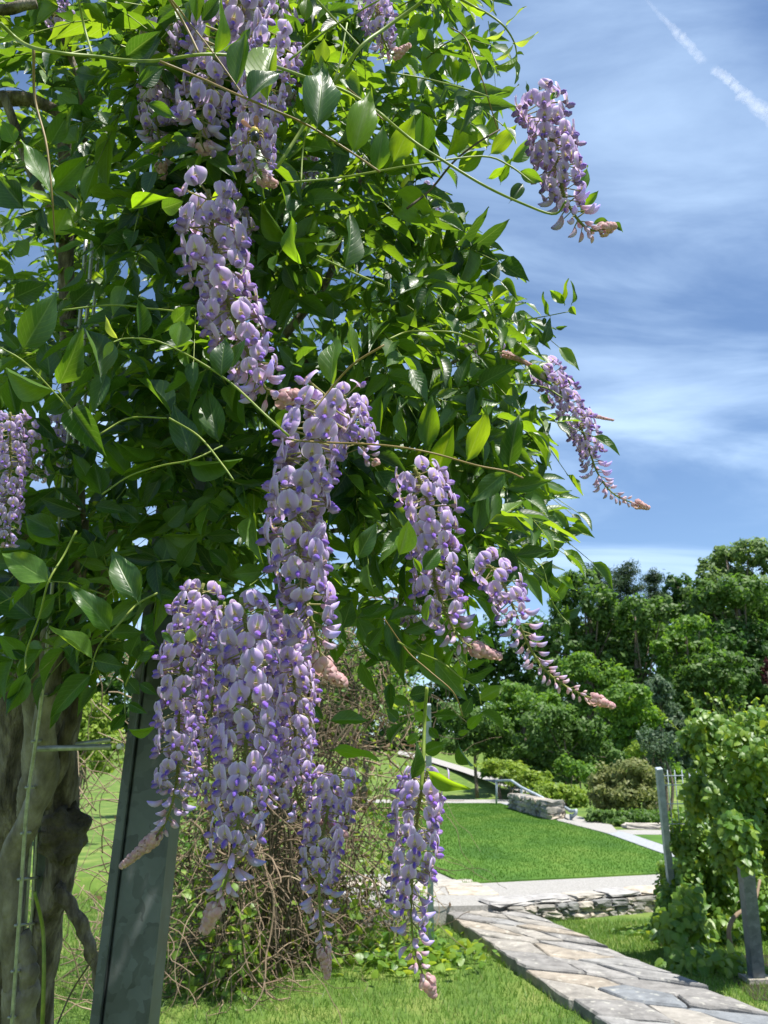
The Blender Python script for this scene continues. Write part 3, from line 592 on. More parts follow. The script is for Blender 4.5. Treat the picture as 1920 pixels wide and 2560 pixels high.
# ------------------------------------------------------------------ contrail
def contrail():
    m, nt, N, L, out = newmat('ice_trail')
    tc = N('ShaderNodeTexCoord'); nz = N('ShaderNodeTexNoise'); nz.inputs['Scale'].default_value = .02; nz.inputs['Detail'].default_value = 4; L(tc.outputs['Object'], nz.inputs[0])
    at = N('ShaderNodeAttribute'); at.attribute_name = 'tint'
    lw_ = N('ShaderNodeLayerWeight'); lw_.inputs[0].default_value = .35; iv = N('ShaderNodeMath'); iv.operation = 'SUBTRACT'; iv.inputs[0].default_value = 1; L(lw_.outputs['Facing'], iv.inputs[1])
    pw = N('ShaderNodeMath'); pw.operation = 'POWER'; L(iv.outputs[0], pw.inputs[0]); pw.inputs[1].default_value = 2.2
    mr = N('ShaderNodeMapRange'); mr.inputs[1].default_value = .15; mr.inputs[2].default_value = 1.0; L(nz.outputs[0], mr.inputs[0])
    k1 = N('ShaderNodeMath'); k1.operation = 'MULTIPLY'; L(pw.outputs[0], k1.inputs[0]); L(mr.outputs[0], k1.inputs[1])
    k2 = N('ShaderNodeMath'); k2.operation = 'MULTIPLY'; L(k1.outputs[0], k2.inputs[0]); L(at.outputs['Fac'], k2.inputs[1])
    df = N('ShaderNodeBsdfDiffuse'); df.inputs[0].default_value = (.9, .9, .92, 1); tl = N('ShaderNodeBsdfTranslucent'); tl.inputs[0].default_value = (.9, .9, .92, 1)
    ms = N('ShaderNodeMixShader'); ms.inputs[0].default_value = .6; L(df.outputs[0], ms.inputs[1]); L(tl.outputs[0], ms.inputs[2])
    tp = N('ShaderNodeBsdfTransparent'); mx = N('ShaderNodeMixShader'); L(k2.outputs[0], mx.inputs[0]); L(tp.outputs[0], mx.inputs[1]); L(ms.outputs[0], mx.inputs[2]); L(mx.outputs[0], out.inputs[0])
    D = 7000; root = tag(empty('contrail', tuple(P(1775, 160, D))), 'white aircraft trail crossing the upper right sky, broken once near its middle', 'contrail')
    for pts, rad, al in ((((1600, -20), (1650, 38), (1705, 95), (1761, 158)), (3, 6, 11, 11), (.04, .13, .33, .26)), (((1780, 166), (1830, 208), (1880, 255), (1990, 330)), (11, 12, 17, 24), (.26, .42, .36, .26))):
        s = spline([P(x, y, D) for x, y in pts], 40); n = len(s); r = np.interp(np.linspace(0, 1, n), np.linspace(0, 1, 4), rad)/F*D
        r = r*(1+rng.normal(0, .12, n)); s = s + rng.normal(0, .09, (n, 3))*r[:, None]; V, f = tube(s, r, 12, cap=False)
        a = np.repeat(np.interp(np.linspace(0, 1, n), np.linspace(0, 1, 4), al)*np.clip(np.minimum(np.arange(n), n-1-np.arange(n))/2.5, 0, 1), 12)
        put('trail_segment', mesh_data('trail_segment', V, f, tint=a), m, root)
contrail()

# ------------------------------------------------------------------ vine covered fence on the right
def steel_bar(name, label, a, b, w, dep, mat, grp=None, foot=False):
    a, b = np.asarray(a), np.asarray(b); root = tag(empty(name, tuple(a)), label, 'post', grp); mb = MB()
    ax = nrm(b-a); x = nrm(np.cross(np.array((0, 1.0, 0)), ax)); y = np.cross(ax, x)
    def ring(p, w_, d_): return [p+x*sx*w_/2+y*sy*d_/2 for sx, sy in ((-1, -1), (1, -1), (1, 1), (-1, 1))]
    bv = .004; V = []
    for p, w_ in ((a, 0), (b-ax*bv, 0), (b, -bv*2)): V += ring(p, w+w_, dep+w_)
    mb.add(V, [np.array([(4*r+i, 4*r+(i+1) % 4, 4*r+4+(i+1) % 4, 4*r+4+i) for r in range(2) for i in range(4)]+[(8, 9, 10, 11)])])
    mb.build('shaft', mat, root, smooth=False)
    if foot:
        V, f = boxv(a+np.array((0, 0, .02)), (w*2.2, dep*2.2, .04)); put('foot_block', mesh_data('foot_block', V, f, smooth=False), M['mortar'], root)
    return root
p2 = G(1893, 2455, 0); p2t = P(1855, 2105, np.dot(p2-CAM, FW)); p2t[1] = p2[1]
steel_bar('fence_post', 'grey steel post at the right edge standing out of dark mulch', p2, P(1858, 2110, np.dot(p2-CAM, FW)), .095, .095, M['shadedsteel'], 'steel posts of the vine fence', True)
p1b = G(1690, 2330, 0); dp1 = np.dot(p1b-CAM, FW)
steel_bar('fence_post', 'pale grey steel post with a bare top left of the bright vine', p1b, P(1647, 1920, dp1), .062, .062, M['steel'], 'steel posts of the vine fence')
p3b = G(1078, 2382, 0); dp3 = np.dot(p3b-CAM, FW)
steel_bar('fence_post', 'thin grey post behind the hanging clusters at the end of the dry tangle', p3b, P(1070, 1760, dp3), .052, .052, M['steel'], 'steel posts of the vine fence')
sheet('mulch_bed', [p2+np.array((-.25, -.5, 0)), p2+np.array((1.5, -.9, 0)), p2+np.array((1.5, 1.0, 0)), p2+np.array((-.1, .8, 0))], M['mulch'], .007)
def lattice():
    root = tag(empty('wire_lattice', tuple(p1b)), 'grey wire lattice beside the pale fence post, half hidden by vine', 'trellis')
    for i in range(6):
        x = 1672+i*18; a, b = P(x-4, 1925, dp1), P(x+14, 2120, dp1); V, f = tube(np.array([a, b]), .005, 5); put('wire', mesh_data('wire', V, f), M['steel'], root)
    for j, y in enumerate((1940, 1963, 2010, 2060)):
        V, f = tube(np.array([P(1655+j*4, y, dp1-.01), P(1770+j*4, y-2, dp1-.01)]), .005, 5); put('wire', mesh_data('wire', V, f), M['steel'], root)
lattice()
def heart_mesh():
    o = np.array([(0, 0), (.16, -.10), (.38, -.06), (.50, .16), (.45, .42), (.27, .72), (0, 1.0)])
    rows = []; V = []
    for x, y in o: V += [(-x, y, -x*x*.55-.12*y*y), (0, max(y, 0) if y > 0 else 0.0, -.12*y*y), (x, y, -x*x*.55-.12*y*y)]
    V = np.array(V); f = [(3*i, 3*i+1, 3*i+4, 3*i+3) for i in range(6)] + [(3*i+1, 3*i+2, 3*i+5, 3*i+4) for i in range(6)]
    return V, np.array(f), np.c_[V[:, 0]*2, V[:, 1]]
HL = np.array([(0, 0, 0), (-.42, .08, -.10), (-.36, .52, -.10), (0, 1, -.12), (.36, .52, -.10), (.42, .08, -.10), (0, .45, .02)]); HLF = np.array([(6, 0, 1), (6, 1, 2), (6, 2, 3), (6, 3, 4), (6, 4, 5), (6, 5, 0)]); HLU = np.c_[HL[:, 0]*2, HL[:, 1]]
HV, HF, HU = heart_mesh(); heart_me = mesh_data('heart_leaf', HV, [HF], uv=HU, tint=np.zeros(len(HV))); heart_me.materials.append(M['heart'])
def fence_vine():
    root = tag(empty('climbing_vine', tuple(p2+np.array((.3, .5, 0)))), 'bright heart leaved vine smothering the fence at the right edge', 'vine')
    E = [(1800, 1870, 115, 100, 6.8), (1890, 1850, 130, 105, 6.2), (1752, 1858, 58, 58, 6.9), (1870, 2010, 115, 120, 6.3), (1780, 1990, 75, 80, 6.9), (1725, 2130, 80, 85, 7.9), (1700, 2230, 70, 80, 7.9), (1740, 2040, 34, 50, 7.7), (1690, 2090, 24, 40, 7.9), (1668, 2280, 40, 60, 7.7),
         (1790, 2200, 90, 120, 7.5), (1830, 2120, 60, 90, 6.3), (1848, 2095, 50, 62, 5.85), (1920, 2200, 80, 160, 7.6), (1760, 2300, 100, 60, 7.4), (1680, 2320, 60, 50, 7.6), (1960, 2000, 100, 240, 6.4), (1960, 2300, 60, 150, 7.9)]
    LOW = [(1760, 2415, 110, 78, 6.45), (1705, 2395, 70, 56, 6.6), (1825, 2430, 45, 56, 6.4), (1720, 2290, 90, 90, 7.0), (1590, 2335, 55, 20, 7.8), (1650, 2345, 50, 28, 7.4)]
    allp, alln, sz = [], [], []
    for x, y, rx, ry, d in E:
        a, b = rx/F*d, ry/F*d; n = int(10500*a*b)+220
        p, N_ = clump_points(P(x, y, d), np.array((a, a*.8, b))*(.84 if y < 2050 else .95), n, 9, .5, .5); allp.append(p); alln.append(N_); sz.append(np.full(n, .064 if y > 1950 else .060))
    for x, y, rx, ry, d in LOW:
        a, b = rx/F*d, ry/F*d; n = int(3600*a*b)+80
        p, N_ = clump_points(P(x, y, d), np.array((a, a*.8, b)), n, 9, .5, .9); p[:, 2] = np.maximum(p[:, 2], .03); allp.append(p); alln.append(N_); sz.append(np.full(n, .098))
    p = np.concatenate(allp); N_ = np.concatenate(alln); s = np.concatenate(sz)*rng.uniform(.65, 1.25, len(p)); n = len(p)
    down = nrm(np.array((0, -.35, -.8))+rng.normal(0, .45, (n, 3)))
    N_ = nrm(N_*.8+np.array((0, -.45, .35)))
    order = np.argsort(p[:, 1]-s*12); keep = order[:1500]; inframe = []
    for i in keep:
        v = p[i]-CAM; dd = v@FW; X, Y = 960+F*(v@RT)/dd, 1280-F*(v@UP)/dd
        if X < 1915: inframe.append(i)
        if len(inframe) == 290: break
    single = set(inframe); mb = MB()
    for i in range(n):
        Rm = frame(down[i], N_[i])
        if i in single: put('leaf', heart_me, None, root, mat4(Rm, p[i], (s[i],)*3))
        else: mb.add((HL*s[i]) @ Rm.T + p[i], [HLF], tint=rng.uniform(), uv=HLU)
    o = mb.build('foliage', M['heart'], root); o['kind'] = 'stuff'
    sh = MB(); lv = MB()
    for pts in (((1770, 1850), (1740, 1770), (1715, 1728)), ((1800, 1790), (1778, 1748), (1768, 1735)), ((1815, 1780), (1800, 1750), (1790, 1745)), ((1838, 1810), (1828, 1760), (1820, 1740)), ((1740, 1848), (1728, 1806), (1725, 1800)), ((1905, 1830), (1915, 1760), (1918, 1745)), ((1700, 1830), (1670, 1800), (1645, 1778)), ((1850, 1800), (1860, 1760), (1858, 1740)), ((1880, 1800), (1886, 1765), (1890, 1745))):
        c = spline([P(x, y, 7.1) for x, y in pts], 8); V, f = tube(c, [.008, .004], 5); sh.add(V, f)
        for q in c[2:]:
            for _ in range(2):
                Rm = frame(nrm(rng.normal(size=3)+np.array((0, 0, -.3))), nrm(rng.normal(size=3)+np.array((0, -.5, .5)))); lv.add((HV*rng.uniform(.025, .045)) @ Rm.T + q, [HF], tint=rng.uniform(.5, .95), uv=HU)
    sh.build('shoot', M['greenstem'], root); o = lv.build('shoot_leaves', M['heart'], root); o['kind'] = 'stuff'
    V, f = tube(spline([P(1832, 2390, 6.5), P(1822, 2330, 6.5), P(1838, 2290, 6.6), P(1885, 2255, 6.8), P(1900, 2200, 7)], 16), [.022, .018, .012], 7); put('stem', mesh_data('stem', V, f), M['twig'], root)
fence_vine()

# ------------------------------------------------------------------ tangle of dry stems behind the post
def tangle():
    root = tag(empty('dry_vine_tangle', tuple(G(800, 2470)[:2])+(0,)), 'tangle of bare tan twigs with a few green leaves behind the flower clusters', 'vine')
    groups = {'twig': MB(), 'dark': MB()}
    singles = 0
    for k in range(2300):
        d = rng.uniform(5.6, 7.4); x = rng.triangular(370, 820, 1098); y = rng.uniform(1480, 2480)
        if rng.uniform() < .35: x, y = rng.normal(640, 90), rng.uniform(2050, 2500)
        d += 1.1*min(1, max(0, (x-620)/150)); p = P(x, y, d); p[2] = max(p[2], .03); v = nrm(rng.normal(size=3)*np.array((1, .5, 1.0))+np.array((0, 0, .1 if k % 2 else -.35))); pts = [p]
        step = rng.uniform(.05, .13); curl = rng.normal(0, .28, 3)
        for s in range(rng.integers(6, 13)):
            v = nrm(v+rng.normal(0, .30, 3)+curl*.4+np.array((0, 0, -.10))); q = pts[-1]+v*step; q[2] = max(q[2], .015); pts.append(q)
        r = rng.choice((.0032, .0045, .006, .010), p=(.4, .33, .2, .07)); c = spline(pts, len(pts)*2); V, f = tube(c, [r, r*.5], 4)
        if r > .0055 and singles < 130: put('twig', mesh_data('twig', V, f), M['twig'] if k % 3 else M['oldstem'], root); singles += 1
        else: groups['twig' if k % 3 else 'dark'].add(V, f)
    for k in range(150):                                    # loose twigs by the trunks
        p = P(rng.uniform(150, 420), rng.uniform(1650, 2540), rng.uniform(4.2, 6)); p[2] = max(p[2], .03); v = nrm(rng.normal(size=3)*np.array((1, .5, .7))); pts = [p]
        for q in range(5): v = nrm(v+rng.normal(0, .3, 3)); w_ = pts[-1]+v*.12; w_[2] = max(w_[2], .02); pts.append(w_)
        V, f = tube(spline(pts, 10), [.004, .002], 4); groups['twig'].add(V, f)
    for k in range(46):                                     # upright old stems in the dark heart
        x = rng.normal(650, 60); d = rng.uniform(6.0, 6.9); c = spline([P(x+rng.normal(0, 30), 2560, d)*np.array((1, 1, 0)), P(x+rng.normal(0, 25), 2330, d), P(x+rng.normal(0, 40), 2100, d), P(x+rng.normal(0, 90), 1800, d)], 14)
        V, f = tube(c, [.012, .006], 5); groups['dark'].add(V, f)
    for k in range(12):                                     # long loose whips catching the sun
        x = rng.uniform(880, 1070); y = rng.uniform(1850, 2100); c = [P(x, y, 6.2)]
        for s in range(5): c.append(P(x+rng.normal(0, 14)+s*rng.uniform(-14, 10), y+s*rng.uniform(35, 60), 6.2))
        V, f = tube(spline(c, 14), .0028, 4); put('twig', mesh_data('twig', V, f), M['twig'], root)
    o = groups['twig'].build('twigs', M['twig'], root); o['kind'] = 'stuff'
    o = groups['dark'].build('old_twigs', M['oldstem'], root); o['kind'] = 'stuff'
    db = MB(); nd = 2600; pp = []
    for k in range(nd):
        x = rng.normal(690, 130); y = rng.triangular(1560, 2250, 2500); d_ = rng.uniform(6.2, 7.8)+.8*min(1, max(0, (x-620)/150)); p = P(x, y, d_); p[2] = max(p[2], .02); pp.append(p)
    Vd, fd = cards(np.array(pp), nrm(rng.normal(size=(nd, 3))), .075, .5); db.add(Vd, [fd], tint=np.repeat(rng.uniform(0, 1, nd), 4))
    o = db.build('dead_leaves', M['deadleaf'], root); o['kind'] = 'stuff'
    mb = MB(); n = 4600
    for k in range(n):
        y = rng.triangular(1700, 2480, 2560) if k % 3 else rng.uniform(1560, 2300); x = rng.uniform(400, 1085 if y < 2380 else 900); d = rng.uniform(5.7, 7.4)+1.0*min(1, max(0, (x-620)/150)); p = P(x, y, d); p[2] = max(p[2], .02)
        Rm = frame(nrm(rng.normal(size=3)+np.array((0, 0, -.5))), nrm(rng.normal(size=3)+np.array((0, -.4, .8)))); mb.add((HL*np.array((.8, 1, 1))*rng.uniform(.03, .075)) @ Rm.T + p, [HLF], tint=rng.uniform(0, .8), uv=HLU)
    for k in range(1100):                                   # leafy skirt of the tangle
        x = rng.triangular(380, 640, 1000); y = rng.triangular(2180, 2480, 2560); p = P(x, y, rng.uniform(5.5, 6.6)+1.0*min(1, max(0, (x-600)/150))); p[2] = max(p[2], .03)
        Rm = frame(nrm(rng.normal(size=3)+np.array((0, 0, -.5))), nrm(rng.normal(0, .6, 3)+np.array((0, -.5, .6)))); mb.add((HL*rng.uniform(.05, .10)) @ Rm.T + p, [HLF], tint=rng.uniform(0, .6), uv=HLU)
    for k in range(420):                                    # creeping leaves on the grass by the walk
        x, y = rng.normal(1010, 100), rng.normal(2400, 22); p = G(x, max(y, 2330)); p[2] = rng.uniform(.02, .12)
        Rm = frame(nrm(rng.normal(size=3)*np.array((1, 1, .3))), nrm(rng.normal(0, .4, 3)+np.array((0, 0, 1)))); mb.add((HV*rng.uniform(.05, .10)) @ Rm.T + p, [HF], tint=rng.uniform(0, .8), uv=HU)
    o = mb.build('foliage', M['heart'], root); o['kind'] = 'stuff'
tangle()

# ------------------------------------------------------------------ near post, bracket and wire trellis
def post_left():
    d = 1.12; a, b = P(300, 2720, d+.02), P(352, 1180, d); ax = nrm(P(337, 1560, d)-P(312, 2560, d)); ax = np.array((ax[0], 0.02, math.sqrt(1-ax[0]**2)))
    base = P(313, 2560, d); z0 = -.0; a = base - ax*(base[2]-z0)/ax[2]; b = base + ax*(3.05-base[2])/ax[2]
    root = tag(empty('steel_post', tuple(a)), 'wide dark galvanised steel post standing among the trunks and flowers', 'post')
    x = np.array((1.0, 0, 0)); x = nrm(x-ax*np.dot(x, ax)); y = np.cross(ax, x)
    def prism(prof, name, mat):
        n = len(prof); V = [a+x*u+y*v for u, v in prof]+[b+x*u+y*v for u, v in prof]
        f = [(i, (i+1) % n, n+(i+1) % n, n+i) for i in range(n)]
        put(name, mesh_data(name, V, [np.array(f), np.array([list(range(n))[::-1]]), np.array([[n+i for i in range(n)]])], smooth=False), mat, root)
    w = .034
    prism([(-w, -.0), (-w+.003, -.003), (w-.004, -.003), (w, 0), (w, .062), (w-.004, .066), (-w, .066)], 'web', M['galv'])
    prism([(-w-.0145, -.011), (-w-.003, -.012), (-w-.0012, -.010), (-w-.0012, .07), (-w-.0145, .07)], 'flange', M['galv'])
    c = P(300, 1866, d-.018)
    hv = []
    for s, r in ((0, .0052), (.007, .0052), (.0085, .0040)):
        hv += [c+np.array((0, -s+.004, 0))+r*(math.cos(t)*np.array((1, 0, 0))+math.sin(t)*np.array((0, 0, 1))) for t in np.linspace(0, 2*np.pi, 6, endpoint=False)]
    f = [(6*r+i, 6*r+(i+1) % 6, 6*r+6+(i+1) % 6, 6*r+6+i) for r in range(2) for i in range(6)]
    put('bolt_head', mesh_data('bolt_head', hv, [np.array(f), np.array([[12, 13, 14, 15, 16, 17]])], smooth=False), M['bolt'], root)
    for yy in (0, -18):
        V, f = tube(np.array([P(92 if yy == 0 else 190, 1872+yy*.6, d+.01+abs(yy)*.004), P(276, 1867+yy, d+.01+abs(yy)*.004)]), .0042 if yy == 0 else .0036, 8); put('bracket_rod', mesh_data('bracket_rod', V, f), M['wire'], root)
post_left()
def trellis():
    root = tag(empty('wire_trellis', tuple(P(60, 2300, 1.16)*np.array((1, 1, 0)))), 'upright panel of galvanised wires seen edge on among the trunks', 'trellis')
    pts = [(24, 2640), (48, 2300), (67, 2018), (87, 1873), (110, 1700), (128, 1500), (165, 1150), (200, 800), (215, 600)]
    for k in range(3):
        d = 1.12+k*.10; s = 1.12/d; V, f = tube(spline([P(x+k*16, y, d) for x, y in pts], 30), .0028, 6); put('upright_wire', mesh_data('upright_wire', V, f), M['wire'], root)
    for y in np.linspace(2540, 700, 17):
        x = np.interp(-y, [-p[1] for p in pts], [p[0] for p in pts]); V, f = tube(np.array([P(x-9, y+4, 1.112), P(x+48, y-2, 1.37)]), .0024, 6); put('cross_wire', mesh_data('cross_wire', V, f), M['wire'], root)
    a, b = P(82, 2640, 1.33), P(132, 1400, 1.33)                # slotted channel behind the wires
    mb = MB(); w = np.array((.0135, 0, 0)); t = np.array((0, .012, 0))
    V = [a-w, a+w, a+w+t, a-w+t, b-w, b+w, b+w+t, b-w+t]; mb.add(V, [np.array([(0, 1, 5, 4), (1, 2, 6, 5), (2, 3, 7, 6), (3, 0, 4, 7), (4, 5, 6, 7)])]); mb.build('channel', M['galv'], root, smooth=False)
trellis()

# ------------------------------------------------------------------ the wisteria
wis = tag(empty('wisteria_vine', tuple(P(150, 2560, 1.3)*np.array((1, 1, 0)))), 'wisteria with hanging lilac flower clusters, filling the left of the picture', 'wisteria', None)
def trunk_tube(pts, rad, d, mat, name='trunk', k=22, n=110, bump=.13, noise=3):
    c = spline([P(p[0], p[1], p[2] if len(p) > 2 else d) for p in pts], n); c += np.array([[math.sin(i*.31)*.002, math.sin(i*.23+1)*.002, 0] for i in range(n)])
    r = np.interp(np.linspace(0, 1, n), np.linspace(0, 1, len(rad)), rad)/F*d*.9
    V, f = tube(c, r, k); cr = np.repeat(c, k, axis=0); ph = np.tile(np.arange(k), n)/k*2*np.pi; ii = np.repeat(np.arange(n), k)
    m_ = 1+bump*(np.sin(2*ph+ii*.22)+.6*np.sin(3*ph-ii*.15+1)+.35*np.sin(5*ph+ii*.5))*.6+rng.normal(0, bump*.16, len(V))
    V = cr+(V-cr)*m_[:, None]
    return put(name, mesh_data(name, V, f, tint=None), mat, wis)
def down(px, py, d):                                   # continue a trunk to the soil
    p = P(px, py, d); return (px-14, py+700, d+.08)
trunk_tube([(52, 1300), (60, 1440), (75, 1540), (82, 1690), (90, 1860), (80, 1960), (70, 2060)], (34, 34, 33, 33, 32, 34, 30), 1.26, M['smoothbark'])
trunk_tube([(40, 1500), (36, 1700), (35, 1895), (28, 2040), (18, 2210), (14, 2400), (10, 2560), (0, 3300)], (30, 34, 42, 48, 55, 58, 62, 64), 1.38, M['bark'])
trunk_tube([(128, 1560), (118, 1760), (112, 1880), (108, 1970), (72, 2046), (38, 2130), (24, 2220), (30, 2330), (34, 2460), (40, 2560), (30, 3300)], (30, 30, 32, 34, 32, 32, 31, 30, 30, 32, 34), 1.21, M['smoothbark'])
trunk_tube([(185, 1300), (182, 1450), (180, 1560), (174, 1743), (158, 1877), (156, 2005), (158, 2080), (146, 2207), (116, 2300), (106, 2420), (102, 2560), (90, 3300)], (34, 36, 38, 38, 38, 40, 44, 44, 40, 38, 40, 44), 1.34, M['bark'])
trunk_tube([(285, 1290), (266, 1407), (249, 1523), (214, 1685), (168, 1835), (136, 1945), (110, 2020)], (11, 13, 15, 17, 20, 21, 12), 1.24, M['bark'])
trunk_tube([(60, 2330), (68, 2400), (74, 2450), (62, 2560), (50, 2900)], (14, 22, 26, 30, 34), 1.19, M['smoothbark'])
trunk_tube([(140, 2215), (165, 2250), (197, 2300), (222, 2360), (240, 2420), (262, 2520)], (17, 18, 18, 17, 16, 15), 1.30, M['bark'])
def knot():
    c = P(163, 2085, 1.31); n, k = 22, 26; V = []
    for i in range(n+1):
        th = math.pi*i/n
        for j in range(k):
            ph = 2*math.pi*j/k; q = np.array((math.sin(th)*math.cos(ph), math.sin(th)*math.sin(ph), math.cos(th)))
            r = 1+.13*math.sin(3*ph+2*th)+.10*math.sin(5*ph-4*th)+.09*math.sin(7*th+2*ph)-.25*math.exp(-((q[0]-.35)**2+(q[2]+.15)**2)*9)*(q[1] < 0)+rng.normal(0, .02)
            V.append(c+q*r*np.array((.038, .034, .043)))
    f = [(i*k+j, i*k+(j+1) % k, (i+1)*k+(j+1) % k, (i+1)*k+j) for i in range(n) for j in range(k)]
    put('burl', mesh_data('burl', V, [np.array(f)]), M['knotbark'], wis)
knot()
for pts, rad, d in ([(( -30, 20), (40, 22), (88, 8)), (15, 14, 13), 1.05], [((105, -40), (130, 30), (150, 70), (175, 130), (200, 210), (205, 300)), (9, 10, 10, 9, 8, 7), 1.3], [((-40, 250), (30, 245), (90, 255), (150, 285), (210, 350)), (22, 21, 18, 14, 10), 1.4],
                    [((5, 230), (40, 330), (75, 420), (110, 490), (150, 560)), (12, 13, 12, 11, 10), 1.35], [((160, 350), (168, 500), (165, 640), (175, 800), (180, 1000), (182, 1300)), (20, 22, 22, 24, 26, 30), 1.42],
                    [((1000, 950), (930, 945), (850, 930), (760, 900), (600, 880), (380, 860)), (6, 9, 11, 12, 14, 16), 1.45], [((860, 420), (900, 440), (860, 560), (820, 700), (700, 850)), (5, 6, 8, 10, 12), 1.5], [((1180, 880), (1080, 930), (960, 985), (840, 1010), (560, 990), (330, 960)), (4, 6, 8, 9, 11, 13), 1.4],
                    [((330, 1290), (480, 1310), (640, 1340), (820, 1330), (960, 1300)), (10, 9, 8, 7, 5), 1.5]):
    trunk_tube(pts, rad, d, M['bark'], 'branch', k=9, n=26, bump=.06)

# leaf shapes: base at origin, +Y to the tip, unit length, unit width = 1
def leaf_mesh(rows, cols, fold, curl, wave, seed, asym=0.0):
    r_ = np.random.default_rng(seed); v = np.linspace(0, 1, rows)
    prof = np.interp(v, [0, .05, .12, .22, .34, .46, .6, .72, .83, .92, 1], [.03, .34, .64, .88, 1.0, .98, .84, .60, .34, .14, .0])*.5
    u = np.linspace(-1, 1, cols); V = []; U = []; ph = r_.uniform(0, 6)
    for i, vi in enumerate(v):
        for uj in u:
            x = uj*prof[i]; z = fold*abs(uj)*prof[i] - curl*vi**2.2*.5 + wave*math.sin(vi*9+ph+(uj > 0)*1.3)*abs(uj)**2*.12
            V.append((x+asym*vi*(1-vi)*.4, vi, z)); U.append((uj, vi))
    f = [(i*cols+j, i*cols+j+1, (i+1)*cols+j+1, (i+1)*cols+j) for i in range(rows-1) for j in range(cols-1)]
    # petiolule
    n0 = len(V); pr = .016
    for yv in (-.09, .02):
        for t in range(3): V.append((pr*math.cos(t*2.1), yv, pr*math.sin(t*2.1)-.01)); U.append((0, 0))
    f += [(n0+t, n0+(t+1) % 3, n0+3+(t+1) % 3, n0+3+t) for t in range(3)]
    return np.array(V), np.array(f), np.array(U)
LEAF_HI = [leaf_mesh(10, 7, *a) for a in ((.25, .25, .25, 1, .15), (.5, .4, .35, 2, -.12), (.12, .12, .4, 3, .1), (.7, .2, .2, 4, .2), (.3, .6, .4, 5, -.2), (.4, -.25, .3, 6, .05), (.2, .35, .6, 7, 0))]
LEAF_LO = [leaf_mesh(7, 3, *a) for a in ((.3, .3, .2, 11), (.55, .5, .3, 12), (.2, .15, .3, 13), (.4, -.2, .3, 14))]
leaf_me = []
for V, f, U in LEAF_HI:
    me = mesh_data('leaf', V, [f], uv=U, tint=np.zeros(len(V))); me.materials.append(M['leaf']); leaf_me.append(me)
sunlit_me = []
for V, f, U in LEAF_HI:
    me = mesh_data('leaf', V, [f], uv=U, tint=np.zeros(len(V))); me.materials.append(M['sunlitleaf']); sunlit_me.append(me)
young_me = []
for V, f, U in LEAF_HI[:3]:
    me = mesh_data('young_leaf', V, [f], uv=U, tint=np.zeros(len(V))); me.materials.append(M['youngleaf']); young_me.append(me)

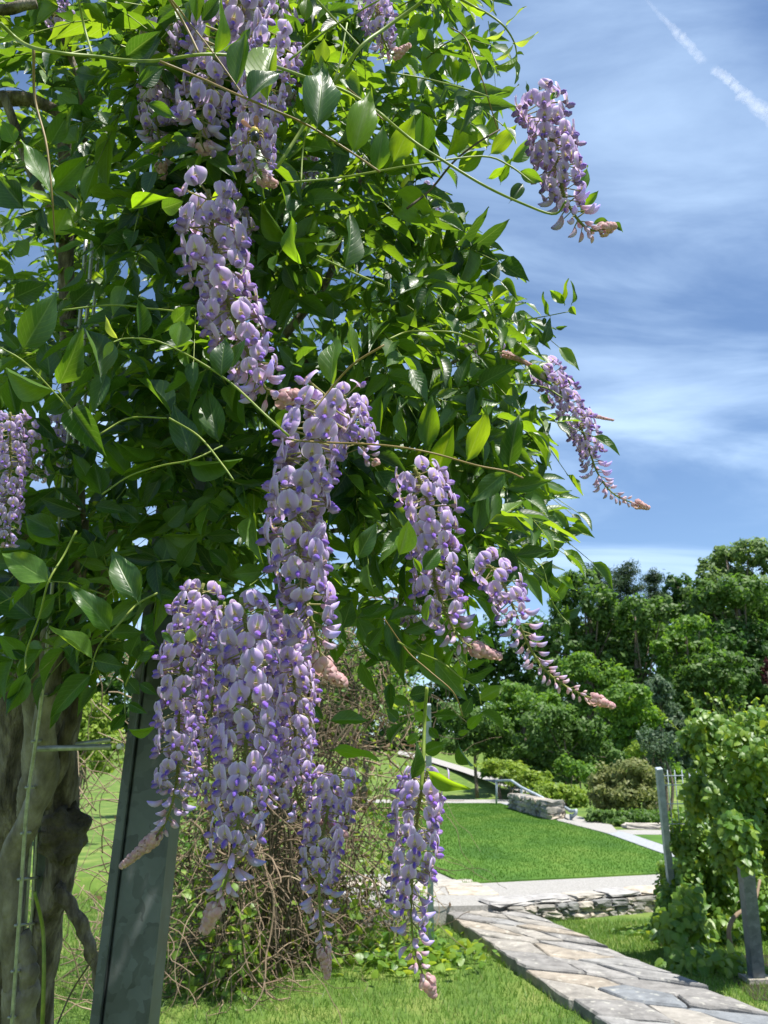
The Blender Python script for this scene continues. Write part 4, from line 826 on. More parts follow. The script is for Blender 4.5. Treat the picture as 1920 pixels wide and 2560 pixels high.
LEAVES = {1: '''930 230 975 0 70 .63;970 220 1110 140 50 .64;1020 360 1070 160 75 .63;1155 435 1165 140 110 .64;1075 430 1220 255 80 .60;1370 540 1405 235 135;1530 650 1610 355 125;1625 740 1662 530 90;850 95 850 -60 65 .7;870 90 960 -20 60 .7
500 70 620 -25 60;550 240 690 135 75 .7;600 365 715 285 70 .7;205 610 160 440 45;215 625 315 450 75;230 820 385 670 95;240 1010 300 890 110;215 830 95 590 85;100 900 -20 760 150;570 900 722 850 60 .75;640 445 770 510 55 .72
1290 1110 1360 905 120;1290 1140 1230 910 60;1490 1150 1560 900 80;1350 1050 1495 1055 42;1490 1160 1640 1050 60;1250 1040 1120 870 75;420 1040 520 960 100;1290 700 1420 705 26;1310 590 1268 460 34;1340 400 1330 210 55;1390 285 1400 170 75;1320 90 1330 -30 65;1590 230 1605 55 42;0 290 130 240 60;140 235 275 240 48
1310 180 1230 60 80;1180 150 1120 60 70;700 30 640 -40 60;400 60 330 20 60;60 620 10 520 80;330 610 250 520 90;470 1010 430 1110 110;120 1100 60 1040 80;600 1130 700 1180 60;700 900 790 870 70 .8;340 480 240 400 70;520 300 440 240 60;420 330 300 300 50;1000 830 900 900 70 .82''',
2: '''185 325 235 130 78;305 360 280 205 58;320 360 370 185 62;375 235 410 100 52;345 135 395 50 55;280 100 345 35 45;345 200 300 140 52;405 390 435 225 60;455 415 590 375 42;150 690 175 475 88;40 700 135 490 115;0 750 75 640 66;270 675 330 480 68;325 665 390 530 86;400 570 425 490 60;460 665 580 535 75;550 695 660 585 58;450 770 535 715 36
590 740 690 790 58 .8;545 870 610 780 52;505 790 550 680 45;50 835 222 960 130;320 475 405 410 52;265 472 320 430 32;320 730 440 650 80;420 610 480 480 55;260 105 300 0 48;165 150 205 60 62;100 125 200 65 66;60 215 100 95 62;30 300 130 215 60;720 430 750 390 26 .9;620 410 617 350 16 1.1;670 390 688 355 18 1.1;825 850 892 710 42 1.12;870 890 928 820 42 1.1;850 920 890 870 34 1.1
905 965 985 955 26 1.1;985 965 1043 998 22 1.1;300 1040 360 965 36;330 1060 430 1035 36;380 1100 470 1065 32;400 1150 505 1120 42;320 1110 400 990 42;350 1200 395 1060 52;430 1200 505 1125 34;210 1000 290 885 40;225 1100 300 1010 50;120 1110 50 1020 60;150 560 110 440 55;240 330 255 280 25;100 330 130 440 40;200 300 260 390 45;60 430 110 340 45;170 950 200 1030 40;130 1180 200 1060 50;270 1170 330 1080 46''',
3: '''100 400 245 150 140;235 580 10 490 80;255 555 370 325 90;215 520 195 360 90;435 525 375 300 88;600 345 600 180 62 .62;505 355 445 260 32 .62;485 370 445 445 36 .62;515 370 580 400 20 .62;600 355 672 380 28 .62;765 390 785 275 92 .62;750 290 825 215 74 .66;955 515 970 340 100 .60;1000 480 1055 350 52 .63;310 660 455 865 120;185 660 380 590 82;625 690 620 555 110
735 680 605 490 60;825 865 745 620 105;945 800 885 550 105;870 770 905 540 56;755 930 630 1035 90;535 945 665 885 56;435 1030 405 890 96;965 815 1130 770 56;820 885 1040 890 60;350 1110 155 1050 76;400 1000 310 840 72;255 1200 90 1120 92;555 950 430 780 92;410 620 595 680 62;1430 550 1440 310 88 .66;1545 450 1620 290 66;1530 470 1510 260 32;1520 590 1560 460 82
1310 500 1195 380 82;1440 275 1440 195 66;1490 280 1580 230 46;1520 600 1659 540 60;1000 980 1115 990 46;1210 740 1250 650 70 .72;1640 800 1640 590 74;80 400 0 310 62;40 350 50 260 42;460 170 580 90 70;310 210 410 120 82;60 180 200 120 92;1060 730 1040 530 56;70 690 30 520 72;410 1080 550 1100 52;640 560 540 470 80;880 400 960 470 60 .85;150 700 260 800 70;20 880 110 950 80;640 380 560 300 90;1360 430 1300 330 60;1240 620 1330 560 60;1280 150 1230 30 70;1380 150 1330 50 70;40 30 -10 80 80;600 1150 500 1060 70;720 1160 800 1080 80;960 1140 880 1060 70;1090 1130 1010 1060 60''',
4: '''185 825 205 600 96;240 790 280 620 52;355 885 345 715 72;360 880 455 650 86;225 930 300 730 96;90 830 165 700 60;540 910 580 680 92;330 1010 390 890 86;520 940 365 1070 86;610 965 720 1055 106;565 940 610 990 46;610 1020 450 1130 42;380 1090 430 1020 50;400 1180 345 1080 46;490 1200 595 1110 56;565 1200 590 1070 46;565 1205 690 1125 62;670 1210 705 1150 36;660 790 730 715 46;670 860 712 910 28;660 880 695 975 32;670 845 682 805 22;440 890 480 800 42;590 700 670 680 42
580 790 645 800 42;500 700 520 540 52;480 640 460 490 52;530 720 520 610 52;690 380 725 265 46;650 400 655 330 36;620 350 620 255 27;585 330 605 265 32;715 255 680 155 22;780 205 710 140 40;780 205 790 95 26;812 205 832 110 15;805 220 830 255 32;740 310 790 300 20;690 300 695 260 18;440 310 480 235 46;80 440 175 355 56;20 350 100 225 72;265 325 330 240 46;330 340 420 370 46;340 280 415 235 52;260 240 310 100 72;190 290 220 180 66;400 190 465 60 72;350 130 400 0 76;230 600 230 520 23;265 530 325 570 32;180 470 245 480 32;100 590 155 525 42;0 790 40 620 82;460 860 510 880 30;30 450 0 380 50;120 300 60 180 50;470 200 560 130 40;500 260 570 175 36;450 120 505 20 44;640 720 660 640 30;590 650 620 580 34;420 590 380 520 30;560 420 600 360 34;130 690 90 600 50;30 930 80 870 40;280 1080 330 1000 46''',
5: '''255 140 85 10 95;210 300 0 170 110;195 290 300 170 52;135 455 -10 330 122;155 460 240 365 62;590 380 475 145 112;475 510 310 300 106;475 525 630 515 72;400 635 195 515 76;410 640 540 670 76;390 705 190 880 92 .9;115 700 30 880 92 .9;110 630 -10 530 82;110 625 50 595 42;540 870 475 950 52 .9;535 830 465 885 36 .9;555 825 640 870 42 .9;545 720 605 790 62 .9;590 640 650 560 72;560 620 600 530 82;605 740 680 790 46;655 270 745 225 76;775 240 850 115 66;640 370 790 330 56;560 395 690 340 32
700 220 740 80 102;1130 260 985 270 82;1545 200 1625 45 86 .66;825 560 820 500 52 .6;700 520 755 570 30 .6;670 580 615 605 27 .6;700 205 570 150 50;880 100 700 90 52;890 100 1060 100 52;1430 900 1600 890 56;1440 1030 1640 1060 52;1480 500 1520 380 82;1590 580 1659 490 62;560 940 680 940 28 .95;330 270 250 330 80;900 320 1020 340 60 .8;980 230 900 160 70;420 200 400 120 80;1560 420 1659 380 60;1340 830 1400 900 40''',
6: '''65 185 110 30 86 .63;170 250 250 150 72 .64;160 260 125 195 30 .64;340 170 320 80 62;410 250 510 160 92;490 275 540 140 50;545 270 625 170 56;640 195 735 105 46;570 130 690 20 56;705 200 760 105 56;625 250 640 190 32;650 320 730 205 72;720 380 820 290 46;765 440 870 408 33;790 465 790 400 27;785 480 790 560 30;745 430 765 375 27;715 370 690 285 27;720 300 720 250 32;750 280 840 335 32;185 470 195 365 36 .64;30 655 155 640 66;110 795 220 770 72;165 680 210 550 62
300 760 320 640 72;350 720 480 685 46;410 810 530 745 56;345 870 380 800 52;420 865 535 945 46;360 935 425 870 42;45 800 110 830 52;215 880 330 880 46;195 930 240 980 40;100 1000 165 950 42;120 1150 155 1000 56 .66;175 1035 270 1000 62;190 1120 370 1215 56 .66;325 1010 380 1120 32;320 960 370 945 26;430 530 480 590 32;150 850 190 790 44;90 640 50 560 60;60 900 10 850 50;130 870 200 900 46;270 560 210 500 50;60 480 0 420 60;30 1000 90 900 40;380 500 400 440 40'''}
OFF = {1: (0, 0), 2: (960, 0), 3: (0, 640), 4: (960, 640), 5: (0, 1280), 6: (960, 1280), 7: (0, 1860)}
S_ = 960/1659.0
def cp(c, x, y): return OFF[c][0]+S_*x, OFF[c][1]+S_*y
allspecs = []
for c, txt in LEAVES.items():
    for it in txt.replace('\n', ';').split(';'):
        v = [float(t) for t in it.split()]
        if len(v) >= 5: allspecs.append((c, v))
extra_lo = []
cand = sorted(allspecs, key=lambda s: -((s[1][0]-s[1][2])**2+(s[1][1]-s[1][3])**2)**.5*s[1][4])
single_ids = set(id(s) for s in cand[:296])
foliage = MB()
def place_leaf(c, v, single):
    bx, by = cp(c, v[0], v[1]); tx, ty = cp(c, v[2], v[3]); w = v[4]*S_; Lp = math.hypot(tx-bx, ty-by)
    d = v[5] if len(v) > 5 else float(np.clip(.060*F/max(Lp, 30)*rng.uniform(.92, 1.08), .64, .96 if c in (1, 3, 5) else 1.12))
    tilt = rng.uniform(-.35, .35); a = P(bx, by, d); b = P(tx, ty, d*(1+tilt*Lp/F)); y = b-a; L_ = np.linalg.norm(y); y = y/L_
    view = nrm(CAM-(a+b)/2); z = view-y*np.dot(view, y); z = nrm(z); ratio = w/Lp; nat = max(.41, ratio)
    roll = math.acos(min(1, ratio/nat))*rng.choice((-1, 1))+rng.normal(0, .12)
    z = z*math.cos(roll)+np.cross(y, z)*math.sin(roll)
    Rm = frame(y, z); sc = np.array((nat*L_, L_, L_))
    young = (c == 2 and w < 11) or (c == 3 and len(v) > 5 and v[5] == .62 and v[4] < 40) or (c == 5 and len(v) > 5 and v[5] == .6)
    if single:
        k = rng.integers(0, 7); put('young_leaf' if young else 'leaf', (young_me[k % 3] if young else sunlit_me[k] if (rng.uniform() < {1: .75 if bx > 480 else .15, 2: .8, 3: .6 if bx > 480 else .15, 4: .55, 5: .12, 6: .35}[c]) else leaf_me[k]), None, wis, mat4(Rm, a, sc))
    else:
        V, f, U = LEAF_HI[rng.integers(0, 7)]; foliage.add((V*sc) @ Rm.T + a, [f], tint=rng.uniform(), uv=U)
for s in allspecs: place_leaf(s[0], s[1], id(s) in single_ids)
THIN = '530 110 610 20 10;525 125 435 180 17;565 185 672 152 11;560 190 475 280 11;570 240 490 305 17;570 235 608 232 10;573 265 573 360 19;455 55 480 -10 17;440 60 365 35 26'
for it in THIN.split(';'): place_leaf(2, [float(t) for t in it.split()]+[.80], True)

# compound leaves filling the depth of the plant
rachis = MB()
POLY = np.array([(-60, -60), (1130, -60), (1150, 60), (1180, 190), (1200, 320), (1085, 400), (1080, 470), (1110, 560), (1170, 650), (1235, 760), (1240, 850), (1230, 930), (1270, 1020), (1290, 1110), (1310, 1240), (1320, 1330), (1330, 1420),
                 (1260, 1480), (1160, 1590), (1080, 1640), (1040, 1680), (990, 1680), (940, 1630), (850, 1560), (700, 1540), (480, 1500), (330, 1480), (330, 1640), (260, 1700), (150, 1620), (-60, 1720)], float)
def inside(p, poly):
    ins = False; j = len(poly)-1
    for i in range(len(poly)):
        if (poly[i][1] > p[1]) != (poly[j][1] > p[1]) and p[0] < (poly[j][0]-poly[i][0])*(p[1]-poly[i][1])/(poly[j][1]-poly[i][1])+poly[i][0]: ins = not ins
        j = i
    return ins
def compound(p, dirv, L_, ll, pairs):
    c = spline([p, p+dirv*L_*.5+np.array((0, 0, .01)), p+dirv*L_+np.array((0, 0, -.25*L_))], 7); V, f = tube(c, [.0011, .0006], 3, cap=False); rachis.add(V, f)
    T = nrm(np.gradient(c, axis=0)); upv = nrm(np.array((0, -.65, .55))+rng.normal(0, .35, 3)); tn = rng.uniform(0, .62)
    for k in range(pairs+1):
        t = .25+.75*k/pairs; q = c[min(6, int(t*6))]; tt = T[min(6, int(t*6))]; side = nrm(np.cross(tt, upv))
        for sgn in ((-1, 1) if k < pairs else (0,)):
            y = nrm(tt*.55+side*sgn*rng.uniform(.7, 1.0)+np.array((0, 0, rng.uniform(-.45, .15)))+rng.normal(0, .12, 3)) if sgn else nrm(tt+np.array((0, 0, -.2)))
            z = nrm(upv+rng.normal(0, .35, 3)); l = ll*rng.uniform(.75, 1.15); Vl, fl, Ul = LEAF_LO[rng.integers(0, 4)]
            foliage.add((Vl*np.array((l*.385, l*1.03, l))) @ frame(y, z).T + q, [fl], tint=(tn+rng.uniform(0, .25)) % 1, uv=Ul)
GAPS = np.array([P(x*1.15732, y*1.15732, d) for x, y, d in ((720, 870, .7), (660, 1000, .7), (648, 1150, .7), (655, 1270, .7), (685, 1380, .7), (760, 890, .74), (470, 480, .8), (480, 560, .8), (505, 650, .8), (545, 780, .8), (920, 1080, .78), (935, 1180, .78), (950, 1290, .78),
                 (1095, 1250, .8), (1130, 1370, .8), (540, 1420, .68), (535, 1560, .68), (515, 1740, .68), (400, 1380, .74), (388, 1550, .74), (560, 250, .8), (550, 340, .8), (460, 150, .88), (440, 240, .88), (705, 1750, .78), (900, 1750, .74), (820, 60, .86), (1190, 300, 1.0), (1250, 920, 1.15),
                 (690, 230, .64), (780, 260, .66), (830, 560, .7), (930, 900, .75), (1000, 880, .8), (860, 300, .7), (1060, 950, .85), (650, 520, .7), (760, 520, .7), (1020, 300, .8), (900, 650, .8))])
SD = np.array(sdir)
def sunlit_gap(p, r=.058):
    v = p-GAPS; t = v@SD; dd = np.linalg.norm(v-t[:, None]*SD, axis=1)
    return bool(np.any((t > .03) & (t < .95) & (dd < r)))
SKYGAP = [(-60, 400), (70, 430), (110, 520), (105, 640), (60, 720), (-60, 700)]
def fill(n, d0, d1, poly, ll, bias=None):
    lo, hi = poly.min(0), poly.max(0); k = 0
    while k < n:
        q = rng.uniform(lo, hi)
        if not inside(q, poly): continue
        if bias is not None and rng.uniform() > bias(q): continue
        d = rng.uniform(d0, d1); p = P(q[0], q[1], d)
        if sunlit_gap(p) and rng.uniform() < .8: continue
        if q[0] < 330 and q[1] < 1050 and d < 1.27 and rng.uniform() < .8: continue
        if inside(q, SKYGAP) and rng.uniform() < .93: continue
        k += 1; out = nrm(np.array(((q[0]-560)/500.0, -.7, .0))+rng.normal(0, .55, 3)+np.array((0, 0, -.25)))
        compound(p-out*.07, out, rng.uniform(.09, .15), ll*rng.uniform(.8, 1.15), int(rng.integers(3, 6)))
fill(240, .92, 1.22, POLY, .052)
fill(330, 1.2, 1.65, POLY, .052)
fill(150, 1.65, 2.3, POLY, .055)
fill(60, .90, 1.08, np.array([(320, -60), (640, -60), (620, 700), (560, 1150), (300, 1200)], float), .050)
fill(130, 1.3, 2.2, np.array([(500, 300), (1050, 420), (1200, 800), (1250, 1250), (900, 1500), (480, 1400)], float), .054)
fill(80, 1.0, 1.6, np.array([(-60, -60), (620, -60), (600, 900), (560, 1450), (-60, 1500)], float), .050)
EDGE = np.array([(1080, 480), (1150, 540), (1230, 640), (1290, 760), (1330, 900), (1360, 1100), (1370, 1280), (1360, 1390), (1290, 1400), (1220, 1300), (1150, 900), (1000, 560)], float)
fill(44, 1.05, 1.5, EDGE, .044)
def overhead_shade():                                        # unseen leaves over the arbour, added to shade the left foliage
    for k in range(520):
        p = np.array((rng.uniform(-1.6, .25), rng.uniform(.75, 2.5), rng.uniform(2.95, 3.5)))
        if p[0] > -.1 and rng.uniform() < .6 or sunlit_gap(p, .12): continue
        out = nrm(rng.normal(size=3)*np.array((1, 1, .5)))
        compound(p, out, .14, .055, 4)
overhead_shade()
o = foliage.build('foliage', M['leaf'], wis); o['kind'] = 'stuff'
o = rachis.build('leaf_stalks', M['greenstem'], wis); o['kind'] = 'stuff'

# main shoots
SHOOTS = [(1, 'g', .70, (9, 6), '0 100;70 165;140 205;260 230;400 243;560 262;690 262;860 236;1000 240;1130 268;1340 340;1500 398;1659 500'), (1, 'r', .66, (6, 5), '690 265;860 335;1000 398;1170 470;1330 542;1520 660;1640 742'),
          (2, 'g', .70, (7, 5), '-30 480;120 605;250 690;430 800;600 880;735 925;785 870'), (1, 'g', .68, (8, 8), '1200 720;1330 520;1460 340;1560 200;1659 125;1800 25;1850 -20'), (1, 'y', .74, (5, 4), '1220 790;1450 770;1660 735;1810 710;2080 675;2200 715;2300 790'),
          (1, 'r', .74, (7, 3), '145 205;150 420;200 620;225 850;240 1100'), (1, 'y', .72, (6, 6), '335 -20;365 120;398 235'), (1, 'r', .68, (5, 3), '735 -10;820 100;930 240;1060 425'), (1, 'r', .75, (6, 6), '720 -20;800 110;860 232'), (1, 'g', .72, (5, 4), '1360 -10;1470 110;1555 200'),
          (3, 'g', .62, (3, 6), '490 372;530 358;600 356;700 375;850 450;1000 550;1150 690;1250 780'), (3, 'r', .64, (5, 5), '1360 660;1440 560;1530 465;1660 385'), (3, 'r', .66, (5, 4), '1310 800;1420 806;1660 818;1860 850;2060 905;2190 930;2260 960'), (3, 'g', .75, (4, 4), '440 1030;560 950;700 905;830 880;960 820'),
          (5, 'g', .82, (3, 5), '390 705;410 620;440 560;500 500;590 400;680 350'), (5, 'g', .80, (4, 5), '110 690;115 600;170 450;210 300;280 180;330 80'), (5, 'g', .9, (3, 4), '540 900;540 820;545 740;600 640'), (2, 'g', .80, (6, 2.5), '320 -10;400 35;450 60;520 115;565 190;575 270;575 330'),
          (2, 'r', .9, (3, 3), '290 120;350 160;390 250;430 360;460 460;492 560'), (2, 'y', .78, (4, 3), '30 315;180 340;300 370;410 402;455 418'), (4, 'g', 1.0, (3, 2), '540 285;640 270;700 260;800 240'), (4, 'y', 1.1, (4, 4), '540 552;620 558;700 570;770 612'),
          (6, 'g', .95, (3, 2.5), '400 108;450 104;500 112;560 140;600 170;660 215;690 250;720 370;760 440;800 482'), (6, 'g', .8, (4, 3), '60 560;130 600;250 650;330 715;400 760;420 830'), (6, 'g', .68, (8, 9), '185 760;175 900;170 1060;160 1200'), (7, 'g', 1.17, (8, 10), '150 640;185 800;190 1000;180 1300'), (7, 'o', 1.1, (4, 4), '400 930;310 1070;240 1230'),
          (2, 'o', .95, (6, 4), '100 900;200 820;300 700;400 620;500 560'), (1, 'g', .76, (4, 4), '1300 800;1310 640;1340 540;1450 330;1500 100'), (3, 'y', .85, (5, 4), '270 235;480 212;660 228;780 240'), (3, 'y', .8, (4, 4), '430 770;560 700;720 700'), (3, 'g', .72, (5, 4), '730 700;860 780;960 900;1010 970'), (3, 'g', .72, (4, 4), '250 580;300 660;120 470;0 395'), (4, 'y', .85, (4, 4), '20 360;90 330;160 325;300 330;420 372'),
          (3, 'y', .72, (5, 5), '1370 0;1500 60;1660 130'), (6, 'r', .85, (3, 3), '0 460;100 600;200 690;300 780;340 880'), (1, 'y', .72, (5, 4), '1250 260;1400 140;1550 50;1640 0'), (1, 'r', .8, (4, 3), '1500 380;1560 430;1659 520')]
ST = {'g': 'greenstem', 'y': 'greenstem', 'r': 'redstem', 'o': 'oldstem'}
for c, kind, d, rad, txt in SHOOTS:
    pts = [cp(c, *[float(t) for t in q.split()]) for q in txt.split(';')]
    cc = spline([P(x, y, d*(1+.02*math.sin(i*1.7))) for i, (x, y) in enumerate(pts)], max(14, 4*len(pts)))
    V, f = tube(cc, np.array(rad)*S_/2/F*d*1.9, 7); put('stem', mesh_data('stem', V, f), M[ST[kind]], wis)

# ------------------------------------------------------------------ flowers
LAV, PALE, VIO, YEL, PINK, CREAM, TAN = (np.array(c) for c in ((.56, .375, .80), (.88, .79, .95), (.19, .085, .57), (.74, .66, .16), (.66, .40, .44), (.70, .62, .50), (.34, .24, .18)))
def floret(seed, openf=1.0, deep=0.0):
    r_ = np.random.default_rng(seed); mb = MB()
    V, f = tube(np.array([(0, -.003, 0), (0, .007, .0006), (0, .0165, .001)]), [.0008, .0009], 4, cap=False); mb.add(V, f, col=np.array((.46, .43, .20)))
    V, f = tube(np.array([(0, .0155, .001), (0, .0185, .0005), (0, .0215, .0005)]), [.0013, .0027, .0030], 6, cap=False); mb.add(V, f, col=np.array((.52, .36, .40)))
    vs_ = np.array([0, .12, .25, .37, .48, .6, .74, .88, 1.0]); hw = np.interp(vs_, [0, .13, .3, .5, .7, .88, 1.0], [.0026, .0074, .0100, .0108, .0099, .0068, .0024]); us = np.array([-1, -.82, -.6, -.38, -.2, -.09, 0, .09, .2, .38, .6, .82, 1]); VV = []; CC = []
    asy = r_.normal(0, .0008); tl = r_.uniform(-.1, .25)
    for v, w in zip(vs_, hw):
        for u in us:
            x = u*w*(.55+.45*openf); z = -.0050+.0190*v-.0012*(abs(u) < .1)*(v > .9)
            y = .0190+.0022*math.sin(v*2.6)-.0085*v*v*(.35+tl)+(.0040*abs(u)-.0062*u*u)*(.5+.5*v)-.0016*math.exp(-(u/.16)**2)*(v > .3)+asy*u+(1-openf)*(.006*u*u)
            VV.append((x, y, z)); e = max(abs(u)**5, v**8)
            c = lerp(LAV*(1-.15*deep), PALE, min(1, .9*e)); c = lerp(c, np.array((.66, .44, .74)), .35*(1-v))  # petal edge paler, with a sunlit rim painted into the colour
            k = math.exp(-((u/max(.05, .30-.34*v))**2))*math.exp(-(((v-.46)/.19)**2)); k2 = math.exp(-((u/.40)**2))*math.exp(-(((v-.42)/.28)**2))
            c = lerp(c, np.array((.74, .66, .72)), .40*k2); c = lerp(c, YEL, min(1, 1.4*k)); CC.append(c)
    n = len(us); F_ = [(i*n+j, i*n+j+1, (i+1)*n+j+1, (i+1)*n+j) for i in range(len(vs_)-1) for j in range(n-1)]
    mb.add(np.array(VV), [np.array(F_)], col=np.array(CC))
    dr = r_.uniform(-.05, .35)
    for sg in (-1, 1):                                     # wing petals
        VV = []; CC = []
        for s, w, h in ((0, .0012, .0020), (.3, .0026, .0038), (.65, .0028, .0036), (.9, .0015, .0020), (1.0, .0006, .0006)):
            yy = .0195+.0108*s; zz = -.0022-.0045*dr*s+.0018*math.sin(s*2.6)
            for a in np.linspace(-.25*np.pi, .85*np.pi, 4):
                VV.append((sg*(w*math.cos(a)*.9+.0002), yy, zz+h*math.sin(a)*.62-.0016)); CC.append(lerp(lerp(np.array((.70, .52, .72)), np.array((.40, .25, .70)), min(1, s*1.4)), VIO, .95*max(0, .25+.75*math.sin(a))*min(1, .35+s)))
        F_ = [(i*4+j, i*4+j+1, (i+1)*4+j+1, (i+1)*4+j) for i in range(4) for j in range(3)]
        mb.add(np.array(VV), [np.array(F_)], col=np.array(CC))
    V, f = tube(np.array([(0, .0195, -.0032), (0, .0230, -.0052), (0, .0280, -.0042-.003*dr), (0, .0288, -.002)]), [.0016, .0026, .0020, .0006], 6); t = np.repeat(np.linspace(0, 1, 4), 6)[:, None]
    mb.add(V, f, col=lerp(np.array((.72, .56, .66)), np.array((.36, .20, .62)), np.clip(t*1.2, 0, 1)))
    return mb
def bud(seed, age):                                        # age 1 = about to open, 0 = young
    r_ = np.random.default_rng(seed); mb = MB(); pl = .005+.008*age
    V, f = tube(np.array([(0, 0, 0), (0, pl, .0004)]), .0008, 4, cap=False); mb.add(V, f, col=np.array((.38, .36, .16)))
    L_ = .008+.009*age; bend = .0035*age
    s = np.linspace(0, 1, 7); pts = np.array([(0, pl+L_*t, -bend*math.sin(t*3.0)+bend*1.3*t*t) for t in s]); rad = np.array([.0014, .0026, .0033, .0034, .0031, .0022, .0005])*(.7+.3*age)
    V, f = tube(pts, rad, 7); t = np.repeat(s, 7)[:, None]
    tip = lerp(np.array((.72, .58, .58)), np.array((.60, .54, .84)), age); V_ = np.clip((t-.72)*3.2, 0, 1)
    c = lerp(lerp(PINK*.92, np.array((.62, .45, .60)), age*.7), tip, np.clip(t*1.7-.25, 0, 1)); c = lerp(c, VIO*1.5, V_*age*.45)
    mb.add(V, f, col=c)
    return mb
def bract(seed):
    mb = MB(); VV = []; CC = []
    for s, w in ((0, .0016), (.25, .0046), (.5, .0056), (.75, .0042), (1, .0008)):
        for u in (-1, -.5, 0, .5, 1):
            VV.append((u*w, .0040+.0030*math.sin(s*3)-.0026*u*u, -.0105*s+.001)); CC.append(lerp(lerp(np.array((.62, .35, .38)), np.array((.72, .53, .51)), abs(u)**2), np.array((.66, .58, .40)), max(0, .3-s)))
    mb.add(np.array(VV), [np.array([(i*5+j, i*5+j+1, (i+1)*5+j+1, (i+1)*5+j) for i in range(4) for j in range(4)])], col=np.array(CC))
    return mb
FL = [floret(i, (1.0, .9, 1.05, .8)[i], (0, .1, -.1, .25)[i]) for i in range(4)]+[floret(20+i, .55, .3) for i in range(2)]; BU = [bud(i, 1-i/4.0) for i in range(5)]; BR = [bract(0)]
PED = .0058
for m_ in FL:
    for v_ in m_.V:
        sel = v_[:, 1] > -.001; v_[sel] = v_[sel]*.83+np.array((0, PED*1.25, 0)); v_[~sel] -= np.array((0, .001, 0))
def lib(mbs, name):
    out = []
    for m_ in mbs:
        me = m_.data(name); me.materials.append(M['petal']); out.append(me)
    return out
FLm, BUm, BRm = lib(FL, 'flower'), lib(BU, 'bud'), lib(BR, 'bract')
def raw(mb): return np.concatenate(mb.V), [np.concatenate(v) for v in mb.F.values()], np.concatenate(mb.C)
FLr, BUr, BRr = [raw(m_) for m_ in FL], [raw(m_) for m_ in BU], [raw(m_) for m_ in BR]
count = {'flower': 0, 'bud': 0}
def D(*a): return [(x*1.15732, y*1.15732) for x, y in a]
def raceme(pts, d, hw, t1, t2, single=False, dens=1.0, label=None, dd=0.0, tipsize=1.0, t0=.02):
    """pts: photo pixels from the stalk to the tip; t1 where open flowers end, t2 where buds end"""
    n = 60; P3 = spline([P(x, y, d+dd*i/(len(pts)-1)) for i, (x, y) in enumerate(pts)], n); T = nrm(np.gradient(P3, axis=0))
    seg = np.concatenate([[0], np.cumsum(np.linalg.norm(np.diff(P3, axis=0), axis=1))]); L_ = seg[-1]
    s0 = hw*1.15732/F*d/.0350
    mb = MB(); V, f = tube(P3, [.0019*s0, .0017*s0, .0009*s0], 6); mb.add(V, f, col=np.array((.30, .34, .09)))
    items = []; s = L_*t0; k = 0; az = rng.uniform(0, 6)
    while s < L_*.995:
        t = s/L_; i = np.searchsorted(seg, s)-1; i = max(0, min(n-2, i)); q = lerp(P3[i], P3[i+1], (s-seg[i])/(seg[i+1]-seg[i]+1e-9)); tt = T[i]
        a0 = nrm(np.cross(tt, np.array((.3, 1, .2)))); b0 = np.cross(tt, a0); az += 2.39996+rng.normal(0, .16); r = a0*math.cos(az)+b0*math.sin(az)
        if t < t1:
            x = t/t1; sc = s0*(1.0-.16*x**3)*rng.uniform(.82, 1.10); fwd = lerp(.04, .36, x)+rng.normal(0, .12); kind, idx = 'flower', (rng.integers(0, 4) if rng.uniform() > .12+.55*max(0, x-.8)*3 else rng.integers(4, 6))
            step = .00178*s0/dens
            if x > .86 and rng.uniform() < .45: kind, idx = 'bud', 0
        elif t < t2:
            x = (t-t1)/(t2-t1); sc = s0*lerp(1.0, .72, x); fwd = lerp(.25, .75, x)+rng.normal(0, .1); kind, idx = 'bud', min(4, int(x*4.4)); step = lerp(.0030, .0028, x)*s0/dens
        else:
            x = (t-t2)/(1-t2); kind, idx = 'bract', 0; sc = s0*lerp(1.02, .72, x)*tipsize*.86; fwd = 0; step = .00085*s0*tipsize
        up = nrm(-tt*.8+np.array((0, 0, .45)))
        if kind == 'bract':
            outv = nrm(r+tt*(.05+.45*x)+rng.normal(0, .22, 3)); Rm = frame(outv, -tt); loc = q-tt*.003*sc + r*.0036*sc*lerp(1.3, .35, x)
        else:
            outv = nrm(r*math.cos(fwd)+tt*math.sin(fwd)+np.array((0, 0, -.05))+rng.normal(0, .15, 3)); Rm = frame(outv, up+rng.normal(0, .26, 3)); loc = q
        items.append((kind, idx, Rm, loc, sc, np.dot(outv, nrm(CAM-q)))); s += step*rng.uniform(.85, 1.15); k += 1
    singles = []
    for kind, idx, Rm, loc, sc, face in items:
        if single and kind in count and face > (.05 if kind == 'flower' else -.2) and count[kind] < 298:
            singles.append((kind, idx, Rm, loc, sc)); count[kind] += 1
        else:
            V, fs, c = {'flower': FLr, 'bud': BUr, 'bract': BRr}[kind][idx]; mb.add((V*sc) @ Rm.T + loc, fs, col=c, tint=rng.uniform())
    o = mb.build('flower_cluster', M['petal'], wis)
    if label: o['label'] = label
    for kind, idx, Rm, loc, sc in singles: put(kind, {'flower': FLm, 'bud': BUm}[kind][idx], None, o, mat4(Rm, loc, (sc,)*3))
    return P3
raceme(D((720, 850), (680, 930), (652, 1050), (645, 1150), (655, 1270), (685, 1380), (700, 1440), (745, 1478)), .70, 98, .74, .88, True, 1.2, 'longest lavender cluster, hanging in the middle of the plant')
raceme(D((740, 850), (755, 890), (772, 940), (780, 975), (815, 1000)), .74, 62, .72, .93, True, .9, 'short cluster overlapping the top of the longest one')
raceme(D((450, 410), (460, 500), (478, 600), (505, 690), (545, 780), (575, 840), (610, 862), (642, 848)), .80, 95, .80, .92, True, 1.2, 'pale lilac cluster above the middle with a pink tip')
